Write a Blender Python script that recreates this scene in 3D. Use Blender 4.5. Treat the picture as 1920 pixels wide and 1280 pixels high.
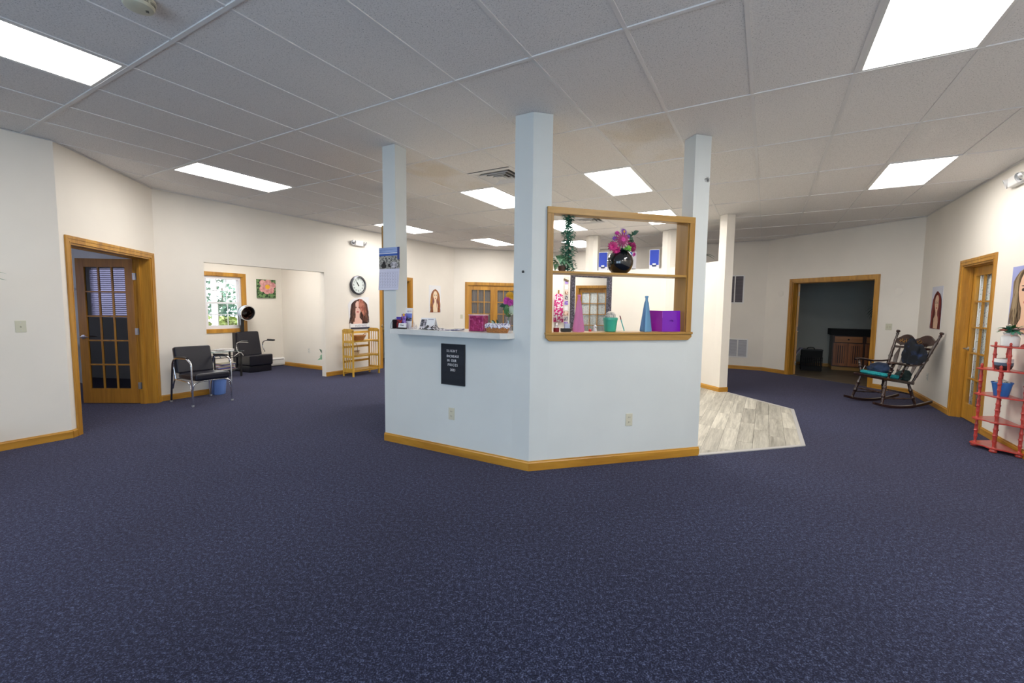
import bpy, math, random
from math import sin, cos, pi, radians as R_
from mathutils import Vector, Matrix

for o in list(bpy.data.objects):
    bpy.data.objects.remove(o)
SC = bpy.context.scene
COL = SC.collection

# ------------------------------------------------------------ camera, world, exposure
EYE = 1.42
cam_d = bpy.data.cameras.new('camera')
cam_d.sensor_width = 36.0
cam_d.lens = 15.4
cam_d.clip_start = 0.05
cam = bpy.data.objects.new('camera', cam_d)
COL.objects.link(cam)
PIT, ROLL = 0.0783, 0.0117
_f = Vector((0, cos(PIT), -sin(PIT))); _u = Vector((0, sin(PIT), cos(PIT))); _r = Vector((1, 0, 0))
_cr = _r * cos(ROLL) + _u * sin(ROLL); _cu = _u * cos(ROLL) - _r * sin(ROLL)
cam.matrix_world = Matrix(((_cr.x, _cu.x, -_f.x, 0), (_cr.y, _cu.y, -_f.y, 0), (_cr.z, _cu.z, -_f.z, EYE), (0, 0, 0, 1)))
SC.camera = cam

world = bpy.data.worlds.new('sky')
SC.world = world
world.use_nodes = True
world.node_tree.nodes['Background'].inputs[0].default_value = (0.86, 0.95, 1.0, 1)
world.node_tree.nodes['Background'].inputs[1].default_value = 4.5
SC.view_settings.view_transform = 'Standard'
SC.view_settings.look = 'None'
SC.view_settings.gamma = 1.0
SC.view_settings.use_curve_mapping = False
SC.view_settings.exposure = 0.0
LAMP = 18.8            # ceiling panels
LAMP_COL = (1.0, 0.962, 0.918)
SHOP = 5.0            # daylight in the shop front windows
SHOP_COL = (0.55, 0.76, 1.0)
SIDE_DAY = 6.0        # daylight behind the blind of the left room

# ------------------------------------------------------------ helpers
def srgb(r, g, b):
    def c(x):
        x /= 255.0
        return x / 12.92 if x <= 0.04045 else ((x + 0.055) / 1.055) ** 2.4
    return (c(r), c(g), c(b))

class MB:
    def __init__(s):
        s.v = []; s.f = []; s.m = []
    def add(s, vs, fs, mi=0):
        n = len(s.v)
        s.v += [tuple(v) for v in vs]
        s.f += [tuple(n + i for i in f) for f in fs]
        s.m += [mi] * len(fs)
        return s
    def box(s, x0, x1, y0, y1, z0, z1, mi=0):
        vs = [(x, y, z) for z in (z0, z1) for y in (y0, y1) for x in (x0, x1)]
        return s.add(vs, [(0, 2, 3, 1), (4, 5, 7, 6), (0, 1, 5, 4), (2, 6, 7, 3), (0, 4, 6, 2), (1, 3, 7, 5)], mi)
    def hull8(s, vs, mi=0):
        return s.add(vs, [(0, 2, 3, 1), (4, 5, 7, 6), (0, 1, 5, 4), (2, 6, 7, 3), (0, 4, 6, 2), (1, 3, 7, 5)], mi)
    def prism(s, poly, z0, z1, mi=0):
        n = len(poly)
        a = sum(poly[i][0] * poly[(i + 1) % n][1] - poly[(i + 1) % n][0] * poly[i][1] for i in range(n))
        if a < 0: poly = poly[::-1]
        vs = [(p[0], p[1], z0) for p in poly] + [(p[0], p[1], z1) for p in poly]
        fs = [tuple(range(n - 1, -1, -1)), tuple(range(n, 2 * n))]
        fs += [(i, (i + 1) % n, n + (i + 1) % n, n + i) for i in range(n)]
        return s.add(vs, fs, mi)
    def yprism(s, poly, y0, y1, mi=0):            # outline in x,z pushed through y
        n = len(poly)
        a = sum(poly[i][0] * poly[(i + 1) % n][1] - poly[(i + 1) % n][0] * poly[i][1] for i in range(n))
        if a < 0: poly = poly[::-1]
        vs = [(p[0], y0, p[1]) for p in poly] + [(p[0], y1, p[1]) for p in poly]
        fs = [tuple(range(n)), tuple(range(2 * n - 1, n - 1, -1))]
        fs += [(i, n + i, n + (i + 1) % n, (i + 1) % n) for i in range(n)]
        return s.add(vs, fs, mi)
    def xprism(s, poly, x0, x1, mi=0):            # outline in y,z pushed through x
        n = len(poly)
        a = sum(poly[i][0] * poly[(i + 1) % n][1] - poly[(i + 1) % n][0] * poly[i][1] for i in range(n))
        if a < 0: poly = poly[::-1]
        vs = [(x0, p[0], p[1]) for p in poly] + [(x1, p[0], p[1]) for p in poly]
        fs = [tuple(range(n - 1, -1, -1)), tuple(range(n, 2 * n))]
        fs += [(i, (i + 1) % n, n + (i + 1) % n, n + i) for i in range(n)]
        return s.add(vs, fs, mi)
    def tube(s, pts, r, seg=8, mi=0, closed=False, flat=1.0):
        pts = [Vector(p) for p in pts]
        n = len(pts)
        rs = r if isinstance(r, (list, tuple)) else [r] * n
        t0 = (pts[1] - pts[0]).normalized()
        up = Vector((0, 0, 1)) if abs(t0.z) < 0.9 else Vector((1, 0, 0))
        nrm = t0.cross(up).normalized()
        base = len(s.v); vs = []
        for i, p in enumerate(pts):
            if closed: t = (pts[(i + 1) % n] - pts[i - 1]).normalized()
            elif i == 0: t = t0
            elif i == n - 1: t = (pts[-1] - pts[-2]).normalized()
            else: t = ((pts[i + 1] - p).normalized() + (p - pts[i - 1]).normalized()).normalized()
            nrm = (nrm - t * nrm.dot(t)).normalized()
            b = t.cross(nrm)
            for k in range(seg):
                a = 2 * pi * k / seg
                vs.append(p + (nrm * cos(a) + b * sin(a) * flat) * rs[i])
        fs = []
        for i in range(n if closed else n - 1):
            j = (i + 1) % n
            for k in range(seg):
                k2 = (k + 1) % seg
                fs.append((i * seg + k, i * seg + k2, j * seg + k2, j * seg + k))
        if not closed:
            fs.append(tuple(range(seg - 1, -1, -1))); fs.append(tuple((n - 1) * seg + k for k in range(seg)))
        return s.add(vs, fs, mi)
    def lathe(s, prof, seg=20, c=(0, 0, 0), axis=None, mi=0, cap=True):
        ax = Vector(axis).normalized() if axis else Vector((0, 0, 1))
        q = Vector((0, 0, 1)).rotation_difference(ax)
        vs = []; c = Vector(c)
        for r, z in prof:
            for k in range(seg):
                a = 2 * pi * k / seg
                vs.append(c + q @ Vector((max(r, 1e-4) * cos(a), max(r, 1e-4) * sin(a), z)))
        fs = []
        for i in range(len(prof) - 1):
            for k in range(seg):
                k2 = (k + 1) % seg
                fs.append((i * seg + k, i * seg + k2, (i + 1) * seg + k2, (i + 1) * seg + k))
        if cap:
            fs.append(tuple(range(seg - 1, -1, -1))); fs.append(tuple((len(prof) - 1) * seg + k for k in range(seg)))
        return s.add(vs, fs, mi)
    def ball(s, c, rx, ry=None, rz=None, seg=12, rings=8, mi=0):
        ry = ry or rx; rz = rz or rx
        vs = [(c[0], c[1], c[2] - rz)]
        for i in range(1, rings):
            p = -pi / 2 + pi * i / rings
            for k in range(seg):
                a = 2 * pi * k / seg
                vs.append((c[0] + rx * cos(p) * cos(a), c[1] + ry * cos(p) * sin(a), c[2] + rz * sin(p)))
        vs.append((c[0], c[1], c[2] + rz))
        fs = [(0, 1 + (k + 1) % seg, 1 + k) for k in range(seg)]
        for i in range(rings - 2):
            for k in range(seg):
                k2 = (k + 1) % seg
                fs.append((1 + i * seg + k, 1 + i * seg + k2, 1 + (i + 1) * seg + k2, 1 + (i + 1) * seg + k))
        t = len(vs) - 1; b = 1 + (rings - 2) * seg
        fs += [(b + k, b + (k + 1) % seg, t) for k in range(seg)]
        return s.add(vs, fs, mi)
    def leaf(s, base, d, up, ln, w, bend=0.25, mi=0, n=3):
        d = Vector(d).normalized(); side = d.cross(Vector(up)).normalized(); nn = side.cross(d)
        base = Vector(base); vs = [base]; 
        for i in range(1, n + 1):
            t = i / (n + 1); ww = w * 0.5 * sin(pi * (t ** 0.8)); p = base + d * ln * t - nn * (-bend * ln * (t * (1 - t)) * 2) - nn * bend * ln * t * t
            vs += [p - side * ww, p + nn * 0.12 * w * 0 , p + side * ww]
        vs.append(base + d * ln - nn * bend * ln)
        fs = [(0, 1, 2), (0, 2, 3)]
        for i in range(n - 1):
            a = 1 + 3 * i
            fs += [(a, a + 3, a + 4, a + 1), (a + 1, a + 4, a + 5, a + 2)]
        a = 1 + 3 * (n - 1); t = len(vs) - 1
        fs += [(a, t, a + 1), (a + 1, t, a + 2)]
        return s.add(vs, fs, mi)
    def build(s, name, mat, parent=None, smooth=False, bevel=0.0, loc=None, rotz=None, seg=2):
        me = bpy.data.meshes.new(name)
        me.from_pydata(s.v, [], s.f)
        mats = mat if isinstance(mat, (list, tuple)) else [mat]
        for m in mats: me.materials.append(m)
        if len(mats) > 1:
            me.polygons.foreach_set('material_index', s.m)
        if smooth:
            me.polygons.foreach_set('use_smooth', [True] * len(me.polygons))
            try: me.set_sharp_from_angle(angle=R_(38))
            except Exception: pass
        me.update()
        o = bpy.data.objects.new(name, me)
        COL.objects.link(o)
        if parent is not None: o.parent = parent
        if loc is not None: o.location = loc
        if rotz is not None: o.rotation_euler = (0, 0, rotz)
        if bevel > 0:
            b = o.modifiers.new('edge', 'BEVEL'); b.width = bevel; b.segments = seg; b.limit_method = 'ANGLE'; b.angle_limit = R_(50)
            me.polygons.foreach_set('use_smooth', [True] * len(me.polygons))
            b.harden_normals = True
        return o

def tag(o, label=None, cat=None, group=None, kind=None):
    if label: o['label'] = label
    if cat: o['category'] = cat
    if group: o['group'] = group
    if kind: o['kind'] = kind
    return o
def thing(name, label, cat, loc=(0, 0, 0), rotz=0.0, group=None, kind=None):
    o = bpy.data.objects.new(name, None); o.empty_display_size = 0.1
    COL.objects.link(o); o.location = loc; o.rotation_euler = (0, 0, rotz)
    return tag(o, label, cat, group, kind)
def copy_tree(o, parent=None):
    c = o.copy(); COL.objects.link(c)
    if parent is not None: c.parent = parent
    for ch in list(o.children): copy_tree(ch, c)
    return c
def label(o, t):
    o['label'] = t; return o

class W:            # a wall line P -> Q; local x along it, y away from the room, z up
    def __init__(s, P, Q):
        s.P = Vector(P).to_2d() if len(P) == 3 else Vector(P); s.Q = Vector(Q)
        s.d = (s.Q - s.P).normalized(); s.n = Vector((-s.d.y, s.d.x)); s.L = (s.Q - s.P).length
        s.a = math.atan2(s.d.y, s.d.x)
    def at(s, u, v=0.0, z=0.0):
        p = s.P + s.d * u + s.n * v
        return (p.x, p.y, z)

def text(s, size, mat, parent, loc, rot, name='lettering', depth=0.0008, align='CENTER', sx=1.0, spacing=1.0):
    cu = bpy.data.curves.new(name, 'FONT'); cu.body = s; cu.size = size; cu.extrude = depth
    cu.align_x = align; cu.align_y = 'CENTER'; cu.space_character = spacing; cu.resolution_u = 3
    cu.materials.append(mat)
    o = bpy.data.objects.new(name, cu); COL.objects.link(o)
    bpy.context.view_layer.update()
    me = bpy.data.meshes.new_from_object(o)
    bpy.data.objects.remove(o); bpy.data.curves.remove(cu)
    me.name = name
    o = bpy.data.objects.new(name, me); COL.objects.link(o)
    if parent is not None: o.parent = parent
    o.location = loc; o.rotation_euler = rot; o.scale = (sx, 1, 1)
    return o

# ------------------------------------------------------------ materials
def base_mat(name):
    m = bpy.data.materials.new(name); m.use_nodes = True
    nt = m.node_tree; p = nt.nodes['Principled BSDF']
    return m, nt, p
def pm(name, col, rough=0.5, metal=0.0, bump=None, var=None, coat=0.0, spec=0.5, stretch=(1, 1, 1), trans=0.0, sheen=0.0, sss=0.0):
    m, nt, p = base_mat(name); N = nt.nodes; Lk = nt.links
    p.inputs['Base Color'].default_value = (*col, 1); p.inputs['Roughness'].default_value = rough
    p.inputs['Metallic'].default_value = metal; p.inputs['Coat Weight'].default_value = coat
    p.inputs['Specular IOR Level'].default_value = spec; p.inputs['Transmission Weight'].default_value = trans
    p.inputs['Sheen Weight'].default_value = sheen
    if bump or var:
        tc = N.new('ShaderNodeTexCoord'); mp = N.new('ShaderNodeMapping'); mp.inputs['Scale'].default_value = stretch
        Lk.new(tc.outputs['Object'], mp.inputs['Vector'])
    if var:
        n = N.new('ShaderNodeTexNoise'); n.inputs['Scale'].default_value = var[0]; n.inputs['Detail'].default_value = 4
        Lk.new(mp.outputs[0], n.inputs['Vector'])
        mx = N.new('ShaderNodeMix'); mx.data_type = 'RGBA'
        k = var[1]
        c2 = var[2] if len(var) > 2 else tuple(c * (1 - k) for c in col)
        c1 = tuple(min(1, c * (1 + k * 0.6)) for c in col)
        mx.inputs[6].default_value = (*c2, 1); mx.inputs[7].default_value = (*c1, 1)
        cr = N.new('ShaderNodeMapRange'); cr.inputs[1].default_value = 0.3; cr.inputs[2].default_value = 0.7
        Lk.new(n.outputs['Fac'], cr.inputs[0]); Lk.new(cr.outputs[0], mx.inputs[0]); Lk.new(mx.outputs[2], p.inputs['Base Color'])
    if bump:
        n = N.new('ShaderNodeTexNoise'); n.inputs['Scale'].default_value = bump[0]; n.inputs['Detail'].default_value = 3
        Lk.new(mp.outputs[0], n.inputs['Vector'])
        b = N.new('ShaderNodeBump'); b.inputs['Strength'].default_value = bump[1]; b.inputs['Distance'].default_value = bump[2] if len(bump) > 2 else 0.002
        Lk.new(n.outputs['Fac'], b.inputs['Height']); Lk.new(b.outputs[0], p.inputs['Normal'])
    return m
def wood(name, dark, light, stretch, rough=0.38, scale=9.0, coat=0.15):
    m, nt, p = base_mat(name); N = nt.nodes; Lk = nt.links
    tc = N.new('ShaderNodeTexCoord'); mp = N.new('ShaderNodeMapping'); mp.inputs['Scale'].default_value = stretch
    Lk.new(tc.outputs['Object'], mp.inputs['Vector'])
    n = N.new('ShaderNodeTexNoise'); n.inputs['Scale'].default_value = scale; n.inputs['Detail'].default_value = 6; n.inputs['Distortion'].default_value = 0.9
    Lk.new(mp.outputs[0], n.inputs['Vector'])
    n2 = N.new('ShaderNodeTexNoise'); n2.inputs['Scale'].default_value = scale * 7; n2.inputs['Detail'].default_value = 3
    Lk.new(mp.outputs[0], n2.inputs['Vector'])
    ad = N.new('ShaderNodeMath'); ad.operation = 'MULTIPLY_ADD'; ad.inputs[1].default_value = 0.3
    Lk.new(n2.outputs['Fac'], ad.inputs[0]); Lk.new(n.outputs['Fac'], ad.inputs[2])
    cr = N.new('ShaderNodeValToRGB'); cr.color_ramp.elements[0].position = 0.42; cr.color_ramp.elements[1].position = 0.82
    cr.color_ramp.elements[0].color = (*dark, 1); cr.color_ramp.elements[1].color = (*light, 1)
    Lk.new(ad.outputs[0], cr.inputs[0]); Lk.new(cr.outputs[0], p.inputs['Base Color'])
    p.inputs['Roughness'].default_value = rough; p.inputs['Coat Weight'].default_value = coat; p.inputs['Coat Roughness'].default_value = 0.25
    return m
OD, OL = (0.33, 0.140, 0.014), (0.60, 0.300, 0.036)
OAK_V = wood('oak_upright', OD, OL, (1, 1, 0.07))
OAK_H = wood('oak_level', OD, OL, (0.07, 0.5, 1))
OAK_D = wood('oak_door', (0.34, 0.145, 0.014), (0.58, 0.275, 0.032), (1, 1, 0.07))
PINE_V = wood('cut_pine_upright', (0.31, 0.155, 0.030), (0.46, 0.245, 0.055), (1, 1, 0.07), coat=0.05)
PINE_H = wood('cut_pine_level', (0.33, 0.170, 0.035), (0.48, 0.265, 0.060), (0.07, 0.5, 1), coat=0.05)
BAM = wood('bamboo', (0.50, 0.265, 0.028), (0.72, 0.43, 0.060), (1, 1, 0.1))
DARKW = wood('dark_mahogany', (0.012, 0.005, 0.004), (0.048, 0.019, 0.014), (1, 1, 0.3), rough=0.22, coat=0.6)
CABW = wood('reddish_cabinet_wood', (0.22, 0.070, 0.022), (0.42, 0.15, 0.05), (1, 1, 0.08))
PAINT = pm('cream_wall_paint', (0.85, 0.80, 0.72), 0.62, bump=(260, 0.12, 0.001), var=(1.2, 0.04))
PAINT_DAYLIT = pm('wall_paint_daylight_tint', (0.675, 0.705, 0.69), 0.6, bump=(260, 0.12, 0.001), var=(2.0, 0.035))  # same wall paint, with the cool daylight tint put into its colour
PAINT_S = pm('grey_side_room_paint', (0.62, 0.62, 0.64), 0.7, var=(1.5, 0.08))
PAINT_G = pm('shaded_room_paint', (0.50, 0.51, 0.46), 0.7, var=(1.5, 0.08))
WHITE = pm('white_enamel', (0.82, 0.81, 0.79), 0.35)
VINYLW = pm('white_window_vinyl', (0.80, 0.80, 0.84), 0.3)
IVORY = pm('ivory_plastic', (0.62, 0.60, 0.47), 0.4)
WPLAST = pm('off_white_plastic', (0.74, 0.72, 0.66), 0.45)
CHROME = pm('chrome', (0.78, 0.79, 0.82), 0.12, 1.0)
STEEL = pm('brushed_steel', (0.62, 0.62, 0.62), 0.35, 1.0)
BLACKM = pm('black_metal', (0.012, 0.012, 0.014), 0.35)
BLACKP = pm('black_plastic', (0.014, 0.014, 0.016), 0.4)
LEATH = pm('black_vinyl_upholstery', (0.008, 0.008, 0.016), 0.34, bump=(90, 0.15, 0.003), spec=0.45)
BLK = pm('matt_black', (0.006, 0.006, 0.007), 0.8)
GLBLK = pm('gloss_black_glaze', (0.006, 0.007, 0.010), 0.04, coat=1.0)
RED = pm('coral_red_paint', (0.50, 0.050, 0.038), 0.3, coat=0.3, var=(14, 0.25))
GREEN = pm('leaf_green', (0.05, 0.19, 0.05), 0.45, var=(30, 0.5))
DGREEN = pm('dark_leaf_green', (0.016, 0.085, 0.045), 0.45, var=(40, 0.5))
MGREEN = pm('sea_green_leaf', (0.065, 0.26, 0.17), 0.5, var=(60, 0.6))
LGREEN = pm('lime_leaf', (0.16, 0.50, 0.05), 0.45)
VARIEG = pm('variegated_leaf', (0.34, 0.58, 0.36), 0.45, var=(70, 0.75, (0.03, 0.18, 0.09)))
PALEG = pm('pale_cream_green', (0.55, 0.66, 0.50), 0.6)
WICK = pm('orange_wicker', (0.46, 0.19, 0.055), 0.55, bump=(120, 0.6, 0.004), var=(80, 0.5))
WICK2 = pm('pale_wicker', (0.55, 0.40, 0.22), 0.6, bump=(120, 0.6, 0.004), var=(80, 0.4))
PAPER = pm('white_paper', (0.82, 0.82, 0.84), 0.6)
MAG = pm('magenta_petal', (0.30, 0.005, 0.115), 0.5, var=(60, 0.4))
PINKP = pm('bright_pink_petal', (0.62, 0.04, 0.38), 0.5, var=(60, 0.4))
PURP = pm('purple_petal', (0.20, 0.06, 0.42), 0.5)
YEL = pm('yellow_petal', (0.85, 0.45, 0.03), 0.5)
PLASTER = pm('white_gravel', (0.72, 0.68, 0.60), 0.8, bump=(150, 0.8, 0.006), var=(120, 0.4))

def glass_thin(name, tint=(1, 1, 1), gloss=0.08, trans_w=1.0):
    m = bpy.data.materials.new(name); m.use_nodes = True; nt = m.node_tree; N = nt.nodes
    N.remove(N['Principled BSDF']); out = N['Material Output']
    t = N.new('ShaderNodeBsdfTransparent'); t.inputs[0].default_value = (*tint, 1)
    g = N.new('ShaderNodeBsdfGlossy'); g.inputs['Roughness'].default_value = 0.02
    mx = N.new('ShaderNodeMixShader'); mx.inputs[0].default_value = gloss
    nt.links.new(t.outputs[0], mx.inputs[1]); nt.links.new(g.outputs[0], mx.inputs[2]); nt.links.new(mx.outputs[0], out.inputs[0])
    return m
GLASS = glass_thin('clear_pane')
GLASS_DK = pm('dark_pane', (0.004, 0.004, 0.006), 0.03, coat=1.0, spec=1.0)
def tinted(name, col, rough=0.06, edge=None):
    m, nt, p = base_mat(name)
    p.inputs['Base Color'].default_value = (*col, 1); p.inputs['Roughness'].default_value = rough
    p.inputs['Transmission Weight'].default_value = 0.55; p.inputs['IOR'].default_value = 1.2
    return m
PINKG = tinted('pink_glass', (0.80, 0.32, 0.62)); BLUEG = tinted('blue_glass', (0.22, 0.46, 0.72))
TABG = glass_thin('table_glass', (0.80, 0.93, 0.95), 0.25)
CRYST = glass_thin('clear_plastic', (0.93, 0.93, 0.97), 0.2)
def emit(name, col, st):
    m = bpy.data.materials.new(name); m.use_nodes = True; nt = m.node_tree; N = nt.nodes
    N.remove(N['Principled BSDF']); e = N.new('ShaderNodeEmission'); e.inputs[0].default_value = (*col, 1); e.inputs[1].default_value = st
    nt.links.new(e.outputs[0], N['Material Output'].inputs[0]); return m
LIT = emit('lit_diffuser', LAMP_COL, LAMP)
DAY = emit('daylight_pane', SHOP_COL, SHOP)
DAY2 = emit('daylight_behind_blind', (0.62, 0.62, 1.0), SIDE_DAY)

def carpet_mat():
    m, nt, p = base_mat('navy_loop_carpet'); N = nt.nodes; Lk = nt.links
    tc = N.new('ShaderNodeTexCoord')
    n = N.new('ShaderNodeTexNoise'); n.inputs['Scale'].default_value = 135; n.inputs['Detail'].default_value = 4; n.inputs['Roughness'].default_value = 0.75
    Lk.new(tc.outputs['Object'], n.inputs['Vector'])
    nb = N.new('ShaderNodeTexNoise'); nb.inputs['Scale'].default_value = 45; nb.inputs['Detail'].default_value = 3
    Lk.new(tc.outputs['Object'], nb.inputs['Vector'])
    ma = N.new('ShaderNodeMath'); ma.operation = 'MULTIPLY_ADD'; ma.inputs[1].default_value = 0.35
    Lk.new(nb.outputs['Fac'], ma.inputs[0]); Lk.new(n.outputs['Fac'], ma.inputs[2])
    cr = N.new('ShaderNodeValToRGB'); e = cr.color_ramp.elements
    e[0].position = 0.56; e[0].color = (0.0015, 0.003, 0.010, 1); e[1].position = 0.88; e[1].color = (0.125, 0.155, 0.265, 1)
    x = e.new(0.70); x.color = (0.0105, 0.016, 0.040, 1)
    Lk.new(ma.outputs[0], cr.inputs[0])
    n2 = N.new('ShaderNodeTexNoise'); n2.inputs['Scale'].default_value = 0.8; n2.inputs['Detail'].default_value = 3
    Lk.new(tc.outputs['Object'], n2.inputs['Vector'])
    mr = N.new('ShaderNodeMapRange'); mr.inputs[1].default_value = 0.35; mr.inputs[2].default_value = 0.65; mr.inputs[3].default_value = 0.85; mr.inputs[4].default_value = 1.12
    Lk.new(n2.outputs['Fac'], mr.inputs[0])
    mx = N.new('ShaderNodeMix'); mx.data_type = 'RGBA'; mx.blend_type = 'MULTIPLY'; mx.inputs[0].default_value = 1
    Lk.new(cr.outputs[0], mx.inputs[6]); Lk.new(mr.outputs[0], mx.inputs[7]); Lk.new(mx.outputs[2], p.inputs['Base Color'])
    b = N.new('ShaderNodeBump'); b.inputs['Strength'].default_value = 0.5; b.inputs['Distance'].default_value = 0.006
    Lk.new(ma.outputs[0], b.inputs['Height']); Lk.new(b.outputs[0], p.inputs['Normal'])
    p.inputs['Roughness'].default_value = 0.95; p.inputs['Specular IOR Level'].default_value = 0.05
    p.inputs['Sheen Weight'].default_value = 0.16; p.inputs['Sheen Roughness'].default_value = 0.5
    p.inputs['Sheen Tint'].default_value = (0.80, 0.72, 1, 1)
    return m
CARPET = carpet_mat()
def tile_mat(name, stain):
    m, nt, p = base_mat(name); N = nt.nodes; Lk = nt.links
    tc = N.new('ShaderNodeTexCoord')
    v = N.new('ShaderNodeTexVoronoi'); v.inputs['Scale'].default_value = 70
    n = N.new('ShaderNodeTexNoise'); n.inputs['Scale'].default_value = 110; n.inputs['Detail'].default_value = 3
    g = N.new('ShaderNodeNewGeometry')
    Lk.new(g.outputs['Position'], v.inputs['Vector']); Lk.new(g.outputs['Position'], n.inputs['Vector'])
    c1 = N.new('ShaderNodeValToRGB'); e = c1.color_ramp.elements
    e[0].position = 0.08; e[0].color = (0.30, 0.29, 0.29, 1); e[1].position = 0.19; e[1].color = (0.88, 0.85, 0.83, 1)
    Lk.new(v.outputs['Distance'], c1.inputs[0])
    c2 = N.new('ShaderNodeValToRGB'); e = c2.color_ramp.elements
    e[0].position = 0.33; e[0].color = (0.84, 0.84, 0.84, 1); e[1].position = 0.52; e[1].color = (1, 1, 1, 1)
    Lk.new(n.outputs['Fac'], c2.inputs[0])
    mx = N.new('ShaderNodeMix'); mx.data_type = 'RGBA'; mx.blend_type = 'MULTIPLY'; mx.inputs[0].default_value = 1
    Lk.new(c1.outputs[0], mx.inputs[6]); Lk.new(c2.outputs[0], mx.inputs[7])
    last = mx.outputs[2]
    if stain:
        n3 = N.new('ShaderNodeTexNoise'); n3.inputs['Scale'].default_value = 1.6; n3.inputs['Detail'].default_value = 3
        Lk.new(tc.outputs['Object'], n3.inputs['Vector'])
        mr = N.new('ShaderNodeMapRange'); mr.inputs[1].default_value = 0.42; mr.inputs[2].default_value = 0.62; mr.inputs[4].default_value = 0.45
        Lk.new(n3.outputs['Fac'], mr.inputs[0])
        m3 = N.new('ShaderNodeMix'); m3.data_type = 'RGBA'; m3.blend_type = 'MULTIPLY'; m3.inputs[7].default_value = (0.86, 0.76, 0.58, 1)
        Lk.new(mr.outputs[0], m3.inputs[0]); Lk.new(last, m3.inputs[6]); last = m3.outputs[2]
    Lk.new(last, p.inputs['Base Color']); p.inputs['Roughness'].default_value = 0.9; p.inputs['Specular IOR Level'].default_value = 0.15
    b = N.new('ShaderNodeBump'); b.inputs['Strength'].default_value = 0.35; b.inputs['Distance'].default_value = 0.003
    Lk.new(v.outputs['Distance'], b.inputs['Height']); Lk.new(b.outputs[0], p.inputs['Normal'])
    return m
TILE = tile_mat('mineral_fibre_tile', False); TILE_ST = tile_mat('water_stained_tile', True)
GRID = pm('ceiling_grid_metal', (0.80, 0.78, 0.77), 0.5)
def plank_mat():
    m, nt, p = base_mat('grey_oak_vinyl_plank'); N = nt.nodes; Lk = nt.links
    tc = N.new('ShaderNodeTexCoord'); mp = N.new('ShaderNodeMapping'); mp.inputs['Scale'].default_value = (0.10, 1.5, 1)
    oi = N.new('ShaderNodeObjectInfo')
    va = N.new('ShaderNodeVectorMath'); va.operation = 'ADD'; sc = N.new('ShaderNodeVectorMath'); sc.operation = 'SCALE'; sc.inputs[0].default_value = (17, 29, 11)
    Lk.new(oi.outputs['Random'], sc.inputs['Scale']); Lk.new(tc.outputs['Object'], va.inputs[0]); Lk.new(sc.outputs[0], va.inputs[1]); Lk.new(va.outputs[0], mp.inputs['Vector'])
    n = N.new('ShaderNodeTexNoise'); n.inputs['Scale'].default_value = 9; n.inputs['Detail'].default_value = 8; n.inputs['Roughness'].default_value = 0.75; n.inputs['Distortion'].default_value = 0.25
    Lk.new(mp.outputs[0], n.inputs['Vector'])
    cr = N.new('ShaderNodeValToRGB'); e = cr.color_ramp.elements
    e[0].position = 0.30; e[0].color = (0.24, 0.225, 0.185, 1); e[1].position = 0.60; e[1].color = (0.62, 0.59, 0.50, 1)
    Lk.new(n.outputs['Fac'], cr.inputs[0])
    mr = N.new('ShaderNodeMapRange'); mr.inputs[3].default_value = 0.72; mr.inputs[4].default_value = 1.12
    Lk.new(oi.outputs['Random'], mr.inputs[0])
    mx = N.new('ShaderNodeMix'); mx.data_type = 'RGBA'; mx.blend_type = 'MULTIPLY'; mx.inputs[0].default_value = 1
    Lk.new(cr.outputs[0], mx.inputs[6]); Lk.new(mr.outputs[0], mx.inputs[7]); Lk.new(mx.outputs[2], p.inputs['Base Color'])
    p.inputs['Roughness'].default_value = 0.42
    return m
PLANK = plank_mat()
def floral_mat():
    m, nt, p = base_mat('floral_curtain'); N = nt.nodes; Lk = nt.links
    tc = N.new('ShaderNodeTexCoord')
    v = N.new('ShaderNodeTexVoronoi'); v.inputs['Scale'].default_value = 48
    Lk.new(tc.outputs['Object'], v.inputs['Vector'])
    cr = N.new('ShaderNodeValToRGB'); cr.color_ramp.interpolation = 'CONSTANT'; e = cr.color_ramp.elements
    e[0].position = 0; e[0].color = (1, 1, 1, 1); e[1].position = 0.30; e[1].color = (0, 0, 0, 1)
    Lk.new(v.outputs['Distance'], cr.inputs[0])
    hs = N.new('ShaderNodeValToRGB'); hs.color_ramp.interpolation = 'CONSTANT'; e = hs.color_ramp.elements
    e[0].color = (0.10, 0.20, 0.13, 1); e[1].position = 0.3; e[1].color = (0.40, 0.12, 0.15, 1)
    for pos, c in ((0.5, (0.14, 0.14, 0.18, 1)), (0.66, (0.72, 0.79, 0.79, 1))):
        x = e.new(pos); x.color = c
    sp = N.new('ShaderNodeSeparateColor'); Lk.new(v.outputs['Color'], sp.inputs[0]); Lk.new(sp.outputs[0], hs.inputs[0])
    mx = N.new('ShaderNodeMix'); mx.data_type = 'RGBA'; mx.inputs[6].default_value = (0.70, 0.77, 0.78, 1)
    Lk.new(cr.outputs[0], mx.inputs[0]); Lk.new(hs.outputs[0], mx.inputs[7]); Lk.new(mx.outputs[2], p.inputs['Base Color'])
    p.inputs['Roughness'].default_value = 0.8
    return m
FLORAL = floral_mat()
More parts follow.
